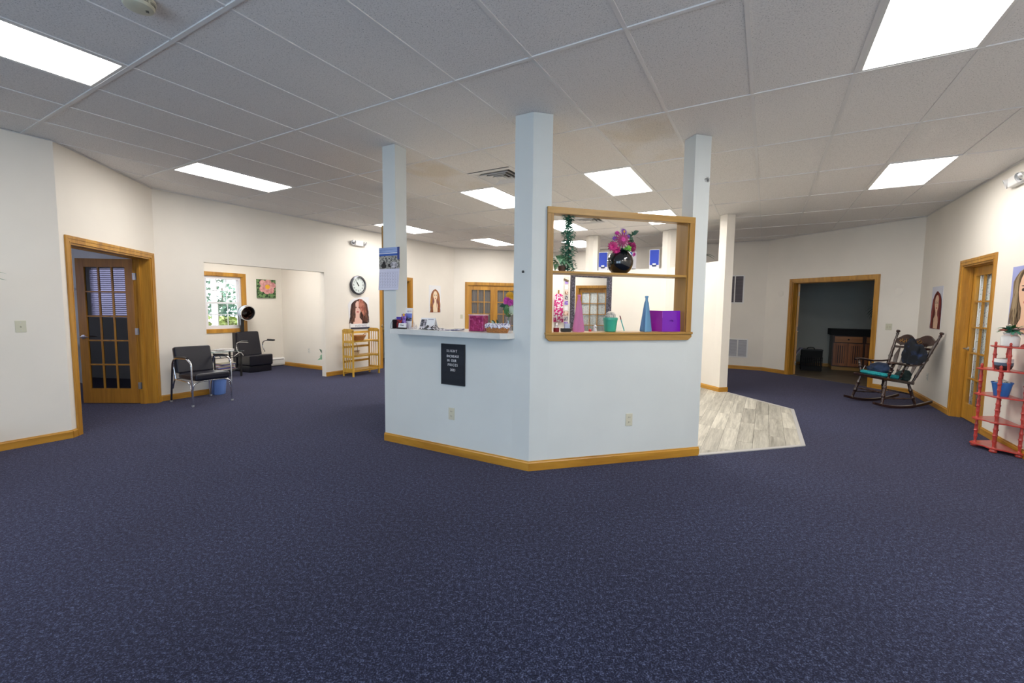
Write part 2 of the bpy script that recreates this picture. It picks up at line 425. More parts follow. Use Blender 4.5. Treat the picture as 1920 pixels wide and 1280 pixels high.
def speck_mat(name, a, b, scale, lo=0.45, hi=0.55, rough=0.6, stretch=(1, 1, 1)):
    m, nt, p = base_mat(name); N = nt.nodes; Lk = nt.links
    tc = N.new('ShaderNodeTexCoord'); mp = N.new('ShaderNodeMapping'); mp.inputs['Scale'].default_value = stretch
    n = N.new('ShaderNodeTexNoise'); n.inputs['Scale'].default_value = scale; n.inputs['Detail'].default_value = 3
    Lk.new(tc.outputs['Object'], mp.inputs[0]); Lk.new(mp.outputs[0], n.inputs['Vector'])
    cr = N.new('ShaderNodeValToRGB'); e = cr.color_ramp.elements
    e[0].position = lo; e[0].color = (*a, 1); e[1].position = hi; e[1].color = (*b, 1)
    Lk.new(n.outputs['Fac'], cr.inputs[0]); Lk.new(cr.outputs[0], p.inputs['Base Color']); p.inputs['Roughness'].default_value = rough
    return m

# ------------------------------------------------------------ plan of the place (metres)
H = 3.015
A = (-4.60, 4.50); B = (-5.07, 6.27); D = (-1.62, 12.15); Ec = (1.20, 12.90); M = (5.88, 10.22); RC = (6.93, 7.49)
wd = Vector((-0.5, -0.866))
S1 = Vector(A) + wd * 5.1
RCE = Vector((-0.4995, -0.8663))
S2 = Vector(RC) + RCE * 13.3
S1 = (S1.x, S1.y); S2 = (S2.x, S2.y)
ROOM = [S1, A, B, D, Ec, M, RC, S2]
L_, C_, Rr, F_ = (-1.33, 4.55), (0.157, 3.72), (1.825, 4.185), (3.73, 7.50)
P2, P1, P0, Qq = (3.285, 9.16), (1.80, 10.02), (0.14, 9.57), (-1.775, 6.25)
WS = W(S1, A); WA = W(A, B); WB = W(B, D); WD = W(D, Ec); WE = W(Ec, M); WM = W(M, RC); WR = W(RC, S2); WZ = W(S2, S1)
WL = W(L_, C_); WC = W(C_, Rr); WQ = W(Qq, L_); WF = W(F_, P2); WP = W(P2, P1); WO = W(P1, P0)   # left normal = inside the island
T = 0.12

def wall_mesh(w, openings, t, h=H, u0=0.0, u1=None, v0=0.0, z0=0.0):
    mb = MB(); u1 = w.L if u1 is None else u1
    cur = u0
    for (a, b, za, zb) in sorted(openings):
        mb.box(cur, a, v0, v0 + t, z0, h)
        if za > z0: mb.box(a, b, v0, v0 + t, z0, za)
        if zb < h: mb.box(a, b, v0, v0 + t, zb, h)
        cur = b
    mb.box(cur, u1, v0, v0 + t, z0, h)
    return mb
def wall(name, w, openings=(), t=T, h=H, mat=None, lab=None, **k):
    o = wall_mesh(w, openings, t, h + 0.16 if h == H else h, **k).build(name, mat or PAINT, loc=(w.P.x, w.P.y, 0), rotz=w.a)
    return tag(o, lab, 'wall', kind='structure')

wall('wall_left_near', WS, [], lab='cream wall at the left edge with a light switch')
wall('wall_left_door', WA, [(0.14, 1.715, 0, 2.04)], t=0.17, lab='short angled cream wall around the open french door')
wall('wall_left_long', WB, [(0.62, 2.735, 0, 2.055), (4.21, 5.12, 0, 2.03)], lab='long cream wall with the alcove opening and the round clock')
wall('wall_back_left', WD, [(0.38, 1.90, 0, 2.03)], lab='cream back wall with the pair of dark french doors')
wall('wall_back_right', WE, [], lab='cream back wall carrying two return air grilles')
wall('wall_right_angled', WM, [(0.64, 2.24, 0, 2.03)], t=0.16, lab='cream wall around the wide opening behind the rocking chair')
wall('wall_right_long', WR, [(1.80, 2.74, 0, 2.04)], t=0.17, lab='long cream right wall with the floral curtained door')
wall('wall_behind_camera', WZ, [(0.8, 3.0, 0.25, 2.6), (3.3, 5.6, 0.25, 2.6)], lab='cream shop front wall behind the camera')

# floor
fl = MB().prism([(-13, -6), (13.5, -6), (13.5, 15.5), (-13, 15.5)], -0.10, 0.0).build('floor', CARPET)
tag(fl, 'dark navy blue speckled carpet across the whole room', 'floor', kind='structure')

# ---------------------------------------------------------------- clipping helper (convex clip)
def clip_poly(subj, clip):
    def side(p, a, b): return (b[0] - a[0]) * (p[1] - a[1]) - (b[1] - a[1]) * (p[0] - a[0])
    out = list(subj)
    for i in range(len(clip)):
        a, b = clip[i], clip[(i + 1) % len(clip)]
        inp, out = out, []
        for j in range(len(inp)):
            p, q = inp[j], inp[(j + 1) % len(inp)]
            sp, sq = side(p, a, b), side(q, a, b)
            if sp >= -1e-9: out.append(p)
            if (sp > 1e-9 and sq < -1e-9) or (sp < -1e-9 and sq > 1e-9):
                t = sp / (sp - sq); out.append((p[0] + t * (q[0] - p[0]), p[1] + t * (q[1] - p[1])))
        if len(out) < 3: return []
    r = []
    for p in out:
        if not r or math.hypot(p[0] - r[-1][0], p[1] - r[-1][1]) > 1e-4: r.append(p)
    if len(r) > 2 and math.hypot(r[0][0] - r[-1][0], r[0][1] - r[-1][1]) < 1e-4: r.pop()
    return r if len(r) >= 3 else []
def area(p): return abs(sum(p[i][0] * p[(i + 1) % len(p)][1] - p[(i + 1) % len(p)][0] * p[i][1] for i in range(len(p)))) / 2

# vinyl plank floor in the island and its entrance
patch = [Rr, (3.08, 4.52), (4.03, 6.19), (3.70, 7.42), F_, P2, P1, P0, Qq, L_, C_]
def inset_ok(p): return p
vin = MB().prism(patch, 0.0, 0.002).build('floor_vinyl', BLK)
tag(vin, 'weathered grey vinyl plank floor beside the half wall', 'floor', kind='structure')
pd = Vector((0.5, 0.866)); pn = Vector((0.866, -0.5))
PW, PL = 0.152, 0.92
o0 = Vector((2.04, 4.25))
rng = random.Random(5)
k_pl = 0
ia, ib = -26, 14
for i in range(ia, ib):
    offs = rng.random() * PL
    for j in range(-4, 9):
        a0 = j * PL + offs
        g = 0.0012
        q = [o0 + pn * (i * PW + g) + pd * (a0 + g), o0 + pn * ((i + 1) * PW - g) + pd * (a0 + g), o0 + pn * ((i + 1) * PW - g) + pd * (a0 + PL - g), o0 + pn * (i * PW + g) + pd * (a0 + PL - g)]
        quad = [(v.x, v.y) for v in q]
        c = clip_poly(patch, quad)
        if c and area(c) > 0.0015:
            ctr = Vector((sum(p[0] for p in c) / len(c), sum(p[1] for p in c) / len(c)))
            an = math.atan2(pd.y, pd.x)
            loc = []
            for p in c:
                r = Vector(p) - ctr
                loc.append((r.x * cos(-an) - r.y * sin(-an), r.x * sin(-an) + r.y * cos(-an)))
            h = 0.0055
            po = MB().prism(loc, 0, h - 0.002 + rng.random() * 0.0004).build('plank', PLANK, vin)
            po.location = (ctr.x, ctr.y, 0.002); po.rotation_euler = (0, 0, an)
            k_pl += 1
ed = MB()
for a, b in ((Rr, (3.08, 4.52)), ((3.08, 4.52), (4.03, 6.19)), ((4.03, 6.19), (3.70, 7.42))):
    w = W(a, b)
    q = [w.at(-0.005, -0.022), w.at(w.L + 0.005, -0.022), w.at(w.L + 0.005, 0.018), w.at(-0.005, 0.018)]
    ed.prism([(p[0], p[1]) for p in q], 0.0, 0.009)
tag(ed.build('trim_1', pm('grey_edge_strip', (0.48, 0.47, 0.46), 0.4)), 'thin metal strip edging the vinyl plank floor', 'trim', kind='structure')

# ---------------------------------------------------------------- ceiling, tiles and grid
YAW = -0.524
gx, gy = -0.1681, 3.8219
TX, TY = 0.6096, 1.2192
def gp(i, j):
    X = gx + TX * i; Y = gy + TY * j
    return (X * cos(YAW) - Y * sin(YAW), X * sin(YAW) + Y * cos(YAW))
slab = MB().prism([(p[0] * 1.0, p[1]) for p in ROOM], H + 0.06, H + 0.16).build('ceiling', WHITE)
tag(slab, 'suspended ceiling of white speckled mineral tiles', 'ceiling', kind='structure')
LIGHTS = [(-10, -1), (-6, 1), (-3, 1), (1, -1), (2, 2), (-7, -3), (-11, 2), (-10, 4), (-3, 3), (-6, 3), (-7, 5), (3, -4), (1, -6), (3, -2)]  # the last panel is added out of view to brighten the right wall
VENTS = [(-5, 0.5), (-5, 3.0), (-5, 6.5)]
STAINED = {(-2, 0), (-6, 0)}
full = None; full_st = None
def tile_piece(poly, mat, i, j):
    c = clip_poly(ROOM, poly)
    if not c or area(c) < 0.004: return
    ctr = Vector(gp(i + 0.5, j + 0.5))
    loc = []
    for p in c:
        r = Vector(p) - ctr
        loc.append((r.x * cos(-YAW) - r.y * sin(-YAW), r.x * sin(-YAW) + r.y * cos(-YAW)))
    dz = (hash((i * 7 + 3, int(j * 13))) % 7) * 0.0004
    o = MB().prism(loc, 0, 0.014).build('ceiling_tile', mat, slab)
    o.location = (ctr.x, ctr.y, H + 0.003 + dz); o.rotation_euler = (0, 0, YAW)
base_tile = None
for i in range(-19, 14):
    for j in range(-8, 9):
        if (i, j) in LIGHTS: continue
        j0, j1 = j, j + 1
        hv = [v for v in VENTS if v[0] == i and j <= v[1] < j + 1]
        if hv:
            if hv[0][1] == j: j0 = j + 0.5
            else: j1 = j + 0.5
        g = 0.010
        poly = [gp(i + g, j0 + g), gp(i + 1 - g, j0 + g), gp(i + 1 - g, j1 - g), gp(i + g, j1 - g)]
        c = clip_poly(ROOM, poly)
        if not c: continue
        if (i, j) not in STAINED and not hv and abs(area(c) - area(poly)) < 1e-4:
            if base_tile is None:
                hx, hy = TX * (0.5 - g), TY * (0.5 - g)
                base_tile = MB().box(-hx, hx, -hy, hy, 0, 0.014).build('ceiling_tile', TILE, slab); o = base_tile
            else:
                o = base_tile.copy(); COL.objects.link(o)
            p = gp(i + 0.5, j + 0.5)
            o.location = (p[0], p[1], H + 0.003 + ((i * 7 + j * 13) % 7) * 0.0005); o.rotation_euler = (0, 0, YAW)
        else:
            tile_piece(poly, TILE_ST if (i, j) in STAINED else TILE, i, j)
def bar_clip(mb, a, b, w, z0, z1):
    a = Vector(a); b = Vector(b); d = (b - a).normalized(); n = Vector((-d.y, d.x)) * w / 2
    q = [tuple(a - n), tuple(b - n), tuple(b + n), tuple(a + n)]
    c = clip_poly(ROOM, [(p[0], p[1]) for p in q])
    if c and area(c) > 1e-4: mb.prism(c, z0, z1)
gr = MB()
for i in range(-19, 15):
    bar_clip(gr, gp(i, -9), gp(i, 10), 0.024, H - 0.002, H + 0.02)
gr.build('main_runner', GRID, slab)['kind'] = 'stuff'
gr = MB()
for j in range(-8, 10):
    bar_clip(gr, gp(-20, j), gp(15, j), 0.024, H - 0.0035, H + 0.02)
gr.build('cross_tee', GRID, slab)['kind'] = 'stuff'
gr = MB()
for k in range(len(ROOM)):
    w = W(ROOM[k], ROOM[(k + 1) % len(ROOM)])
    q = [w.at(0, -0.022), w.at(w.L, -0.022), w.at(w.L, -0.001), w.at(0, -0.001)]
    gr.prism([(p[0], p[1]) for p in q], H - 0.004, H - 0.0005)
gr.build('wall_angle', GRID, slab)

lamp_labels = {
 (-10, -1): 'ceiling light panel above the black salon chair, left side', (-6, 1): 'ceiling light panel just left of the white centre pillar, behind it',
 (-3, 1): 'ceiling light panel behind and above the oak framed opening', (1, -1): 'large ceiling light panel at the top right corner',
 (2, 2): 'ceiling light panel above the rocking chair corner', (-7, -3): 'large ceiling light panel at the top left corner',
 (-11, 2): 'ceiling light panel behind the pillar with the wall calendar', (-10, 4): 'small far ceiling light panel before the pair of french doors',
 (-3, 3): 'ceiling light panel just showing over the top rail of the oak frame', (-6, 3): 'ceiling light panel behind the green garland in the oak frame',
 (-7, 5): 'farthest ceiling light panel, small, seen through the oak frame', (-2, -4): 'ceiling light panel behind the camera, left of centre',
 (3, -4): 'ceiling light panel behind the camera, right side', (-8, -6): 'ceiling light panel behind the camera, far left', (1, -6): 'ceiling light panel behind the camera at the shop front', (3, -2): 'added ceiling light panel brightening the right wall, out of view'}
for (i, j) in LIGHTS:
    p = gp(i + 0.5, j + 0.5)
    hx, hy = TX * 0.5 - 0.011, TY * 0.5 - 0.011
    t = thing('ceiling_light', lamp_labels[(i, j)], 'ceiling light', (p[0], p[1], H), YAW, 'recessed ceiling light panels')
    fr = MB(); f = 0.022
    fr.box(-hx, hx, -hy, -hy + f, -0.001, 0.03).box(-hx, hx, hy - f, hy, -0.001, 0.03).box(-hx, -hx + f, -hy + f, hy - f, -0.001, 0.03).box(hx - f, hx, -hy + f, hy - f, -0.001, 0.03)
    fr.box(-hx, hx, -hy, hy, 0.03, 0.055)
    fr.build('light_frame', WHITE, t)
    MB().box(-hx + f, hx - f, -hy + f, hy - f, 0.006, 0.012).build('diffuser', LIT, t)
vl = ['square louvred air diffuser in the ceiling left of the centre pillar', 'square louvred air diffuser behind the top rail of the oak frame', 'small far louvred air diffuser in the ceiling beyond the blue speakers']
DUCT = pm('duct_dark', (0.10, 0.095, 0.09), 0.7)
for (i, j), lb in zip(VENTS, vl):
    p = gp(i + 0.5, j + 0.25)
    t = thing('ceiling_vent', lb, 'air vent', (p[0], p[1], H), YAW, 'ceiling air diffusers')
    def ring(mb, a, b, za, zb, th=0.004):
        for q in range(4):
            cq, sq = cos(q * pi / 2), sin(q * pi / 2)
            pts = [(-a, -a, za), (a, -a, za), (-b, -b, zb), (b, -b, zb)]
            lo = [(x * cq - y * sq, x * sq + y * cq, z) for x, y, z in pts]
            hi = [(x, y, z + th) for x, y, z in lo]
            mb.hull8(lo + hi)
    m = MB(); hh = TX * 0.49
    m.box(-hh, hh, -hh, hh, 0.05, 0.055); m.build('duct_box', DUCT, t)
    m = MB(); ring(m, hh, hh - 0.05, 0.0, -0.004); ring(m, hh - 0.05, hh - 0.075, -0.004, 0.03); m.build('flange', GRID, t)
    for a in (0.20, 0.14, 0.08):
        m = MB(); ring(m, a, a - 0.035, -0.012, 0.022); m.build('louvre', GRID, t)
    m = MB().box(-0.045, 0.045, -0.045, 0.045, -0.012, -0.006); m.build('centre_plate', GRID, t)
# ---------------------------------------------------------------- smoke detector
t = thing('smoke_detector', 'round ivory smoke detector on the ceiling by the near left light', 'smoke detector', (-1.99, 2.44, H), 0.6)
MB().lathe([(0.075, 0), (0.075, -0.012), (0.070, -0.016), (0.070, -0.034), (0.064, -0.045), (0.045, -0.052), (0.0, -0.053)][::-1], 28).build('body', IVORY, t, smooth=True)
m = MB()
for z in (-0.021, -0.028):
    for k in range(8):
        a0 = k * pi / 4 + 0.08; a1 = a0 + pi / 4 - 0.16
        pts = [(0.0705 * cos(a0 + (a1 - a0) * q / 5), 0.0705 * sin(a0 + (a1 - a0) * q / 5), z) for q in range(6)]
        m.tube(pts, 0.0013, 4)
m.build('vent_slot', BLK, t)
m = MB()
for k in range(5): m.box(0.028, 0.042, -0.012 + k * 0.005, -0.0095 + k * 0.005, -0.0525, -0.0505)
m.build('sounder_grille', BLK, t)

# ---------------------------------------------------------------- baseboards
BBM = wood('oak_baseboard', OD, OL, (0.09, 0.6, 1))
def baseboard(name, w, spans, lab, side=-1, h=0.085, v0=0.0):
    m = MB()
    for a, b in spans:
        y = [0.0, -0.014, -0.014, -0.008, -0.006, 0.0]; z = [0, 0, h - 0.018, h - 0.010, h, h]
        poly = [(v0 + (yy if side < 0 else -yy), zz) for yy, zz in zip(y, z)]
        m.xprism(poly, a, b)
    o = m.build(name, BBM, loc=(w.P.x, w.P.y, 0), rotz=w.a)
    return tag(o, lab, 'baseboard', kind='structure')
baseboard('baseboard_left_near', WS, [(0, WS.L - 1.48), (WS.L - 0.515, WS.L + 0.003)], 'oak baseboard under the light switch at the left edge')
baseboard('baseboard_left_door', WA, [(0, 0.066), (1.79, WA.L - 0.0)], 'short oak baseboard beside the open french door')
baseboard('baseboard_left_long', WB, [(0.0, 0.62), (2.735, 4.14), (5.19, WB.L)], 'oak baseboard along the long wall behind the salon chair')
baseboard('baseboard_back_left', WD, [(0, 0.31), (1.97, WD.L)], 'oak baseboard beside the dark french doors')
baseboard('baseboard_back_right', WE, [(0, WE.L)], 'oak baseboard under the return air grilles')
baseboard('baseboard_right_angled', WM, [(0, 0.57), (2.31, WM.L)], 'oak baseboard beside the opening behind the rocking chair')
baseboard('baseboard_right_long', WR, [(0, 1.73), (2.81, 7.5)], 'oak baseboard along the right wall behind the red shelf')

# ---------------------------------------------------------------- island: pillars, half walls, counter
def pillar(V, a, b, lab, h=H, arms=(0.17, 0.17), t=0.16):
    V = Vector(V); pts = []
    c = Vector((0.97, 6.87))
    def inn(d):
        n = Vector((-d.y, d.x))
        return n if n.dot(c - V) > 0 else -n
    if a is not None and b is not None:
        d1 = (Vector(a) - V).normalized(); d2 = (Vector(b) - V).normalized()
        n1, n2 = inn(d1), inn(d2)
        bis = (n1 + n2).normalized(); iv = V + bis * (t / bis.dot(n1))
        pts = [V, V + d1 * arms[0], V + d1 * arms[0] + n1 * t, iv, V + d2 * arms[1] + n2 * t, V + d2 * arms[1]]
    else:
        d1 = (Vector(a or b) - V).normalized(); n1 = inn(d1)
        pts = [V, V + d1 * arms[0], V + d1 * arms[0] + n1 * t, V + n1 * t]
    o = MB().prism([(p.x, p.y) for p in pts], 0, H).build('pillar', PAINT if V.y > 7 else PAINT_DAYLIT)
    return tag(o, lab, 'pillar', kind='structure')
pillar(L_, C_, None, 'square pale pillar carrying the wall calendar at the counter')
pillar(C_, L_, Rr, 'large pale pillar at the centre corner of the half wall')
pillar(Rr, C_, None, 'pale pillar right of the oak frame, touching its edge')
pillar(F_, P2, None, 'bright pale pillar where the vinyl floor meets the far partition')
pillar(P2, F_, P1, 'far cream pillar beside the right blue speaker')
pillar(P1, P2, P0, 'far cream pillar beside the green garland and left blue speaker')
pillar(P0, P1, None, 'far pale pillar hidden behind the centre pillar')
pillar(Qq, L_, None, 'pale pillar hidden behind the calendar pillar')
HWZ = 1.13
def hwall(name, w, u0, u1, h, lab, t=0.16):
    o = MB().box(u0, u1, 0, t, 0, h).build(name, PAINT_DAYLIT, loc=(w.P.x, w.P.y, 0), rotz=w.a)
    return tag(o, lab, 'wall', kind='structure')
def hw2(name, w, spans, h, lab):
    # walls in the frame whose left normal points into the island
    m = MB()
    for a, b in spans: m.box(a, b, 0, 0.16, 0, h)
    return tag(m.build(name, PAINT if h > 2 else PAINT_DAYLIT, loc=(w.P.x, w.P.y, 0), rotz=w.a), lab, 'wall', kind='structure')
hw2('wall_counter_front', WL, [(0.17, WL.L - 0.17)], 1.145, 'pale half wall under the white counter, with the letter board')
hw2('wall_frame_front', WC, [(0.17, WC.L - 0.17)], HWZ, 'pale half wall below the oak framed opening')
hw2('wall_counter_side', WQ, [(0.17, WQ.L - 0.0)], HWZ, 'pale half wall behind the calendar pillar')
hw2('wall_partition_right', WF, [(0.17, WF.L - 0.17)], 2.25, 'bright cream partition running back from the vinyl floor')
hw2('wall_partition_back', WP, [(0.17, WP.L - 0.17)], 2.25, 'cream partition with the blue speakers on top')
hw2('wall_partition_left', WO, [(0.17, WO.L - 0.17)], 2.25, 'cream partition behind the tall black framed mirror')
baseboard('baseboard_counter', WL, [(-0.004, WL.L + 0.004)], 'oak baseboard under the letter board wall')
baseboard('baseboard_frame', WC, [(-0.004, WC.L + 0.006)], 'oak baseboard below the oak framed opening')
baseboard('baseboard_partition', WF, [(0, WF.L - 0.16)], 'oak baseboard along the bright partition at the vinyl floor', side=1, v0=0.16)
wcap = W(F_, (F_[0] - 0.155, F_[1] - 0.041))
m = MB(); m.box(-0.005, 0.165, 0, 0.014, 0, 0.085)
tag(m.build('baseboard_pillar', BBM, loc=(wcap.P.x, wcap.P.y, 0), rotz=wcap.a), 'short oak baseboard on the end of the bright pillar', 'baseboard', kind='structure')

# counter top
LAM = pm('white_laminate', (0.78, 0.775, 0.75), 0.25, var=(6, 0.06))
LAME = speck_mat('worn_laminate_edge', (0.62, 0.63, 0.62), (0.71, 0.72, 0.70), 5, 0.35, 0.6, 0.4)
ct = thing('counter_top', 'white laminate reception counter on the half wall', 'counter', WL.at(0, 0, 0), WL.a)
CT = 1.195
poly = [(0.235, -0.15), (1.485, -0.15), (1.535, -0.105), (1.548, -0.002), (1.548, 0.34), (0.175, 0.34), (0.175, -0.002), (0.185, -0.002), (0.185, -0.105)]
MB().prism(poly, 1.147, CT - 0.0012).build('slab', LAME, ct)
MB().prism(poly, CT - 0.0012, CT).build('laminate_sheet', LAM, ct)
# edge band joint
MB().box(1.487, 1.489, -0.1515, -0.150, 1.148, CT - 0.001).build('edge_joint', STEEL, ct)

# letter board
lb = thing('letter_board', 'black felt letter board announcing a price increase on the half wall', 'sign', WL.at(0.892, 0, 0), WL.a)
FELT = pm('ribbed_black_felt', (0.020, 0.024, 0.034), 0.85, bump=(300, 0.5, 0.002), stretch=(0.05, 1, 1), var=(9, 0.4))
MB().box(-0.1345, 0.1345, -0.009, -0.0005, 0.680, 1.064).build('felt_panel', FELT, lb)
m = MB()
for z in range(60):
    zz = 0.686 + z * 0.0062
    m.box(-0.130, 0.130, -0.0105, -0.009, zz, zz + 0.0032)
m.build('felt_rib', FELT, lb)['kind'] = 'stuff'
m = MB(); m.box(-0.1355, 0.1355, -0.013, 0, 0.677, 0.682).box(-0.1355, 0.1355, -0.013, 0, 1.062, 1.067).box(-0.1375, -0.1335, -0.013, 0, 0.677, 1.067).box(0.1335, 0.1375, -0.013, 0, 0.677, 1.067)
m.build('edge_frame', BLACKP, lb)
LETW = pm('white_letters', (0.9, 0.9, 0.92), 0.4)
for s, x, z, sp in (('SLIGHT', -0.010, 1.000, 1.45), ('INCREASE', 0.0, 0.950, 1.18), ('IN  OUR', -0.012, 0.909, 1.05), ('PRICES', -0.001, 0.868, 1.45), ('2023', 0.0, 0.820, 1.1)):
    text(s, 0.034, LETW, lb, (x, -0.0125, z), (pi / 2, 0, 0), 'letter_row', 0.001, spacing=sp, sx=0.82)

def outlet(w, u, z, lab, v=0.0, mat=IVORY):
    t = thing('wall_outlet', lab, 'outlet', w.at(u, v, z), w.a)
    MB().box(-0.035, 0.035, -0.006, 0, -0.058, 0.058).build('cover_plate', mat, t, bevel=0.003)
    for dz in (-0.022, 0.022):
        MB().lathe([(0.0155, 0), (0.0155, 0.003), (0.0, 0.003)], 16, (0, -0.006, dz), (0, -1, 0)).build('socket', mat, t)
        m = MB(); m.box(-0.008, -0.005, -0.0096, -0.009, dz - 0.004, dz + 0.007).box(0.005, 0.008, -0.0096, -0.009, dz - 0.004, dz + 0.007)
        m.build('slot', BLACKP, t)
def switch(w, u, z, lab, width=0.07, toggles=(0,), v=0.0):
    t = thing('light_switch', lab, 'light switch', w.at(u, v, z), w.a)
    MB().box(-width / 2, width / 2, -0.006, 0, -0.057, 0.057).build('cover_plate', IVORY, t, bevel=0.003)
    for x in toggles:
        MB().hull8([(x - .005, -0.006, -0.010), (x + .005, -0.006, -0.010), (x - .004, -0.006, 0.010), (x + .004, -0.006, 0.010), (x - .004, -0.016, 0.001), (x + .004, -0.016, 0.001), (x - .004, -0.013, 0.010), (x + .004, -0.013, 0.010)]).build('toggle', IVORY, t)
    for dz in (-0.04, 0.04): MB().lathe([(0.003, 0), (0.003, 0.0012), (0, 0.0012)], 8, (0, -0.006, dz), (0, -1, 0)).build('screw', STEEL, t)
outlet(WL, 0.872, 0.397, 'ivory wall outlet below the black letter board')
outlet(WC, 0.966, 0.397, 'ivory wall outlet below the oak framed opening')
outlet(WR, 0.732, 0.402, 'small wall outlet on the right wall behind the rocking chair', mat=WPLAST)
switch(WS, WS.L - 0.31, 1.178, 'ivory light switch on the wall at the left edge', 0.075)
switch(WD, 0.215, 1.14, 'light switch left of the pair of dark french doors')
switch(WM, 2.50, 1.145, 'ivory double light switch right of the opening behind the rocking chair', 0.10, (-0.02, 0.02))
for u, z, lb_ in ((0.37, 1.79, 'white round blank plate on the wall left of the dark room opening'), (2.61, 1.77, 'white round blank plate on the wall above the rocking chair')):
    t = MB().lathe([(0.064, 0), (0.064, 0.004), (0.058, 0.007), (0, 0.008)], 28, (0, 0, 0), (0, -1, 0)).build('wall_plate', PAINT, loc=WM.at(u, 0, z), rotz=WM.a, smooth=True)
    tag(t, lb_, 'wall plate', 'round blank plates beside the dark room opening')

# ---------------------------------------------------------------- casings and doors
def casing(mb, u0, u1, zt, w=0.068, y0=-0.016, y1=0.0, zb=0.0, bottom=False, th=None):
    """stepped casing around an opening u0..u1 up to zt: outer band thicker than inner"""
    def strip(a, b, z0, z1, vert, inner_first):
        pass
    for k, (o, i, d) in enumerate(((1.0, 0.55, 1.0), (0.55, 0.15, 0.72), (0.15, 0.0, 0.9))):
        yo = y0 * d
        mb.box(u0 - w * o, u0 - w * i, yo, y1, zb, zt + w * o)
        mb.box(u1 + w * i, u1 + w * o, yo, y1, zb, zt + w * o)
        mb.box(u0 - w * i, u1 + w * i, yo, y1, zt + w * i, zt + w * o)
def door_frame(root, u0, u1, zt, depth, stop_v, casing_w=0.07, back=True):
    m = MB(); casing(m, u0, u1, zt, casing_w); m.build('casing', OAK_V, root)
    m = MB(); m.box(u0, u0 + 0.02, 0, depth, 0, zt).box(u1 - 0.02, u1, 0, depth, 0, zt).box(u0 + 0.02, u1 - 0.02, 0, depth, zt - 0.02, zt)
    m.box(u0 + 0.02, u0 + 0.032, stop_v - 0.035, stop_v, 0, zt - 0.02).box(u1 - 0.032, u1 - 0.02, stop_v - 0.035, stop_v, 0, zt - 0.02).box(u0 + 0.032, u1 - 0.032, stop_v - 0.035, stop_v, zt - 0.032, zt - 0.02)
    m.build('jamb', OAK_V, root)
def hinge(parent, x, y, z, rot=0):
    h = MB(); h.box(-0.022, 0.022, -0.002, 0.001, -0.045, 0.045).tube([(0, -0.004, -0.047), (0, -0.004, 0.047)], 0.006, 8)
    o = h.build('hinge', STEEL, parent); o.location = (x, y, z); o.rotation_euler = (0, 0, rot); return o
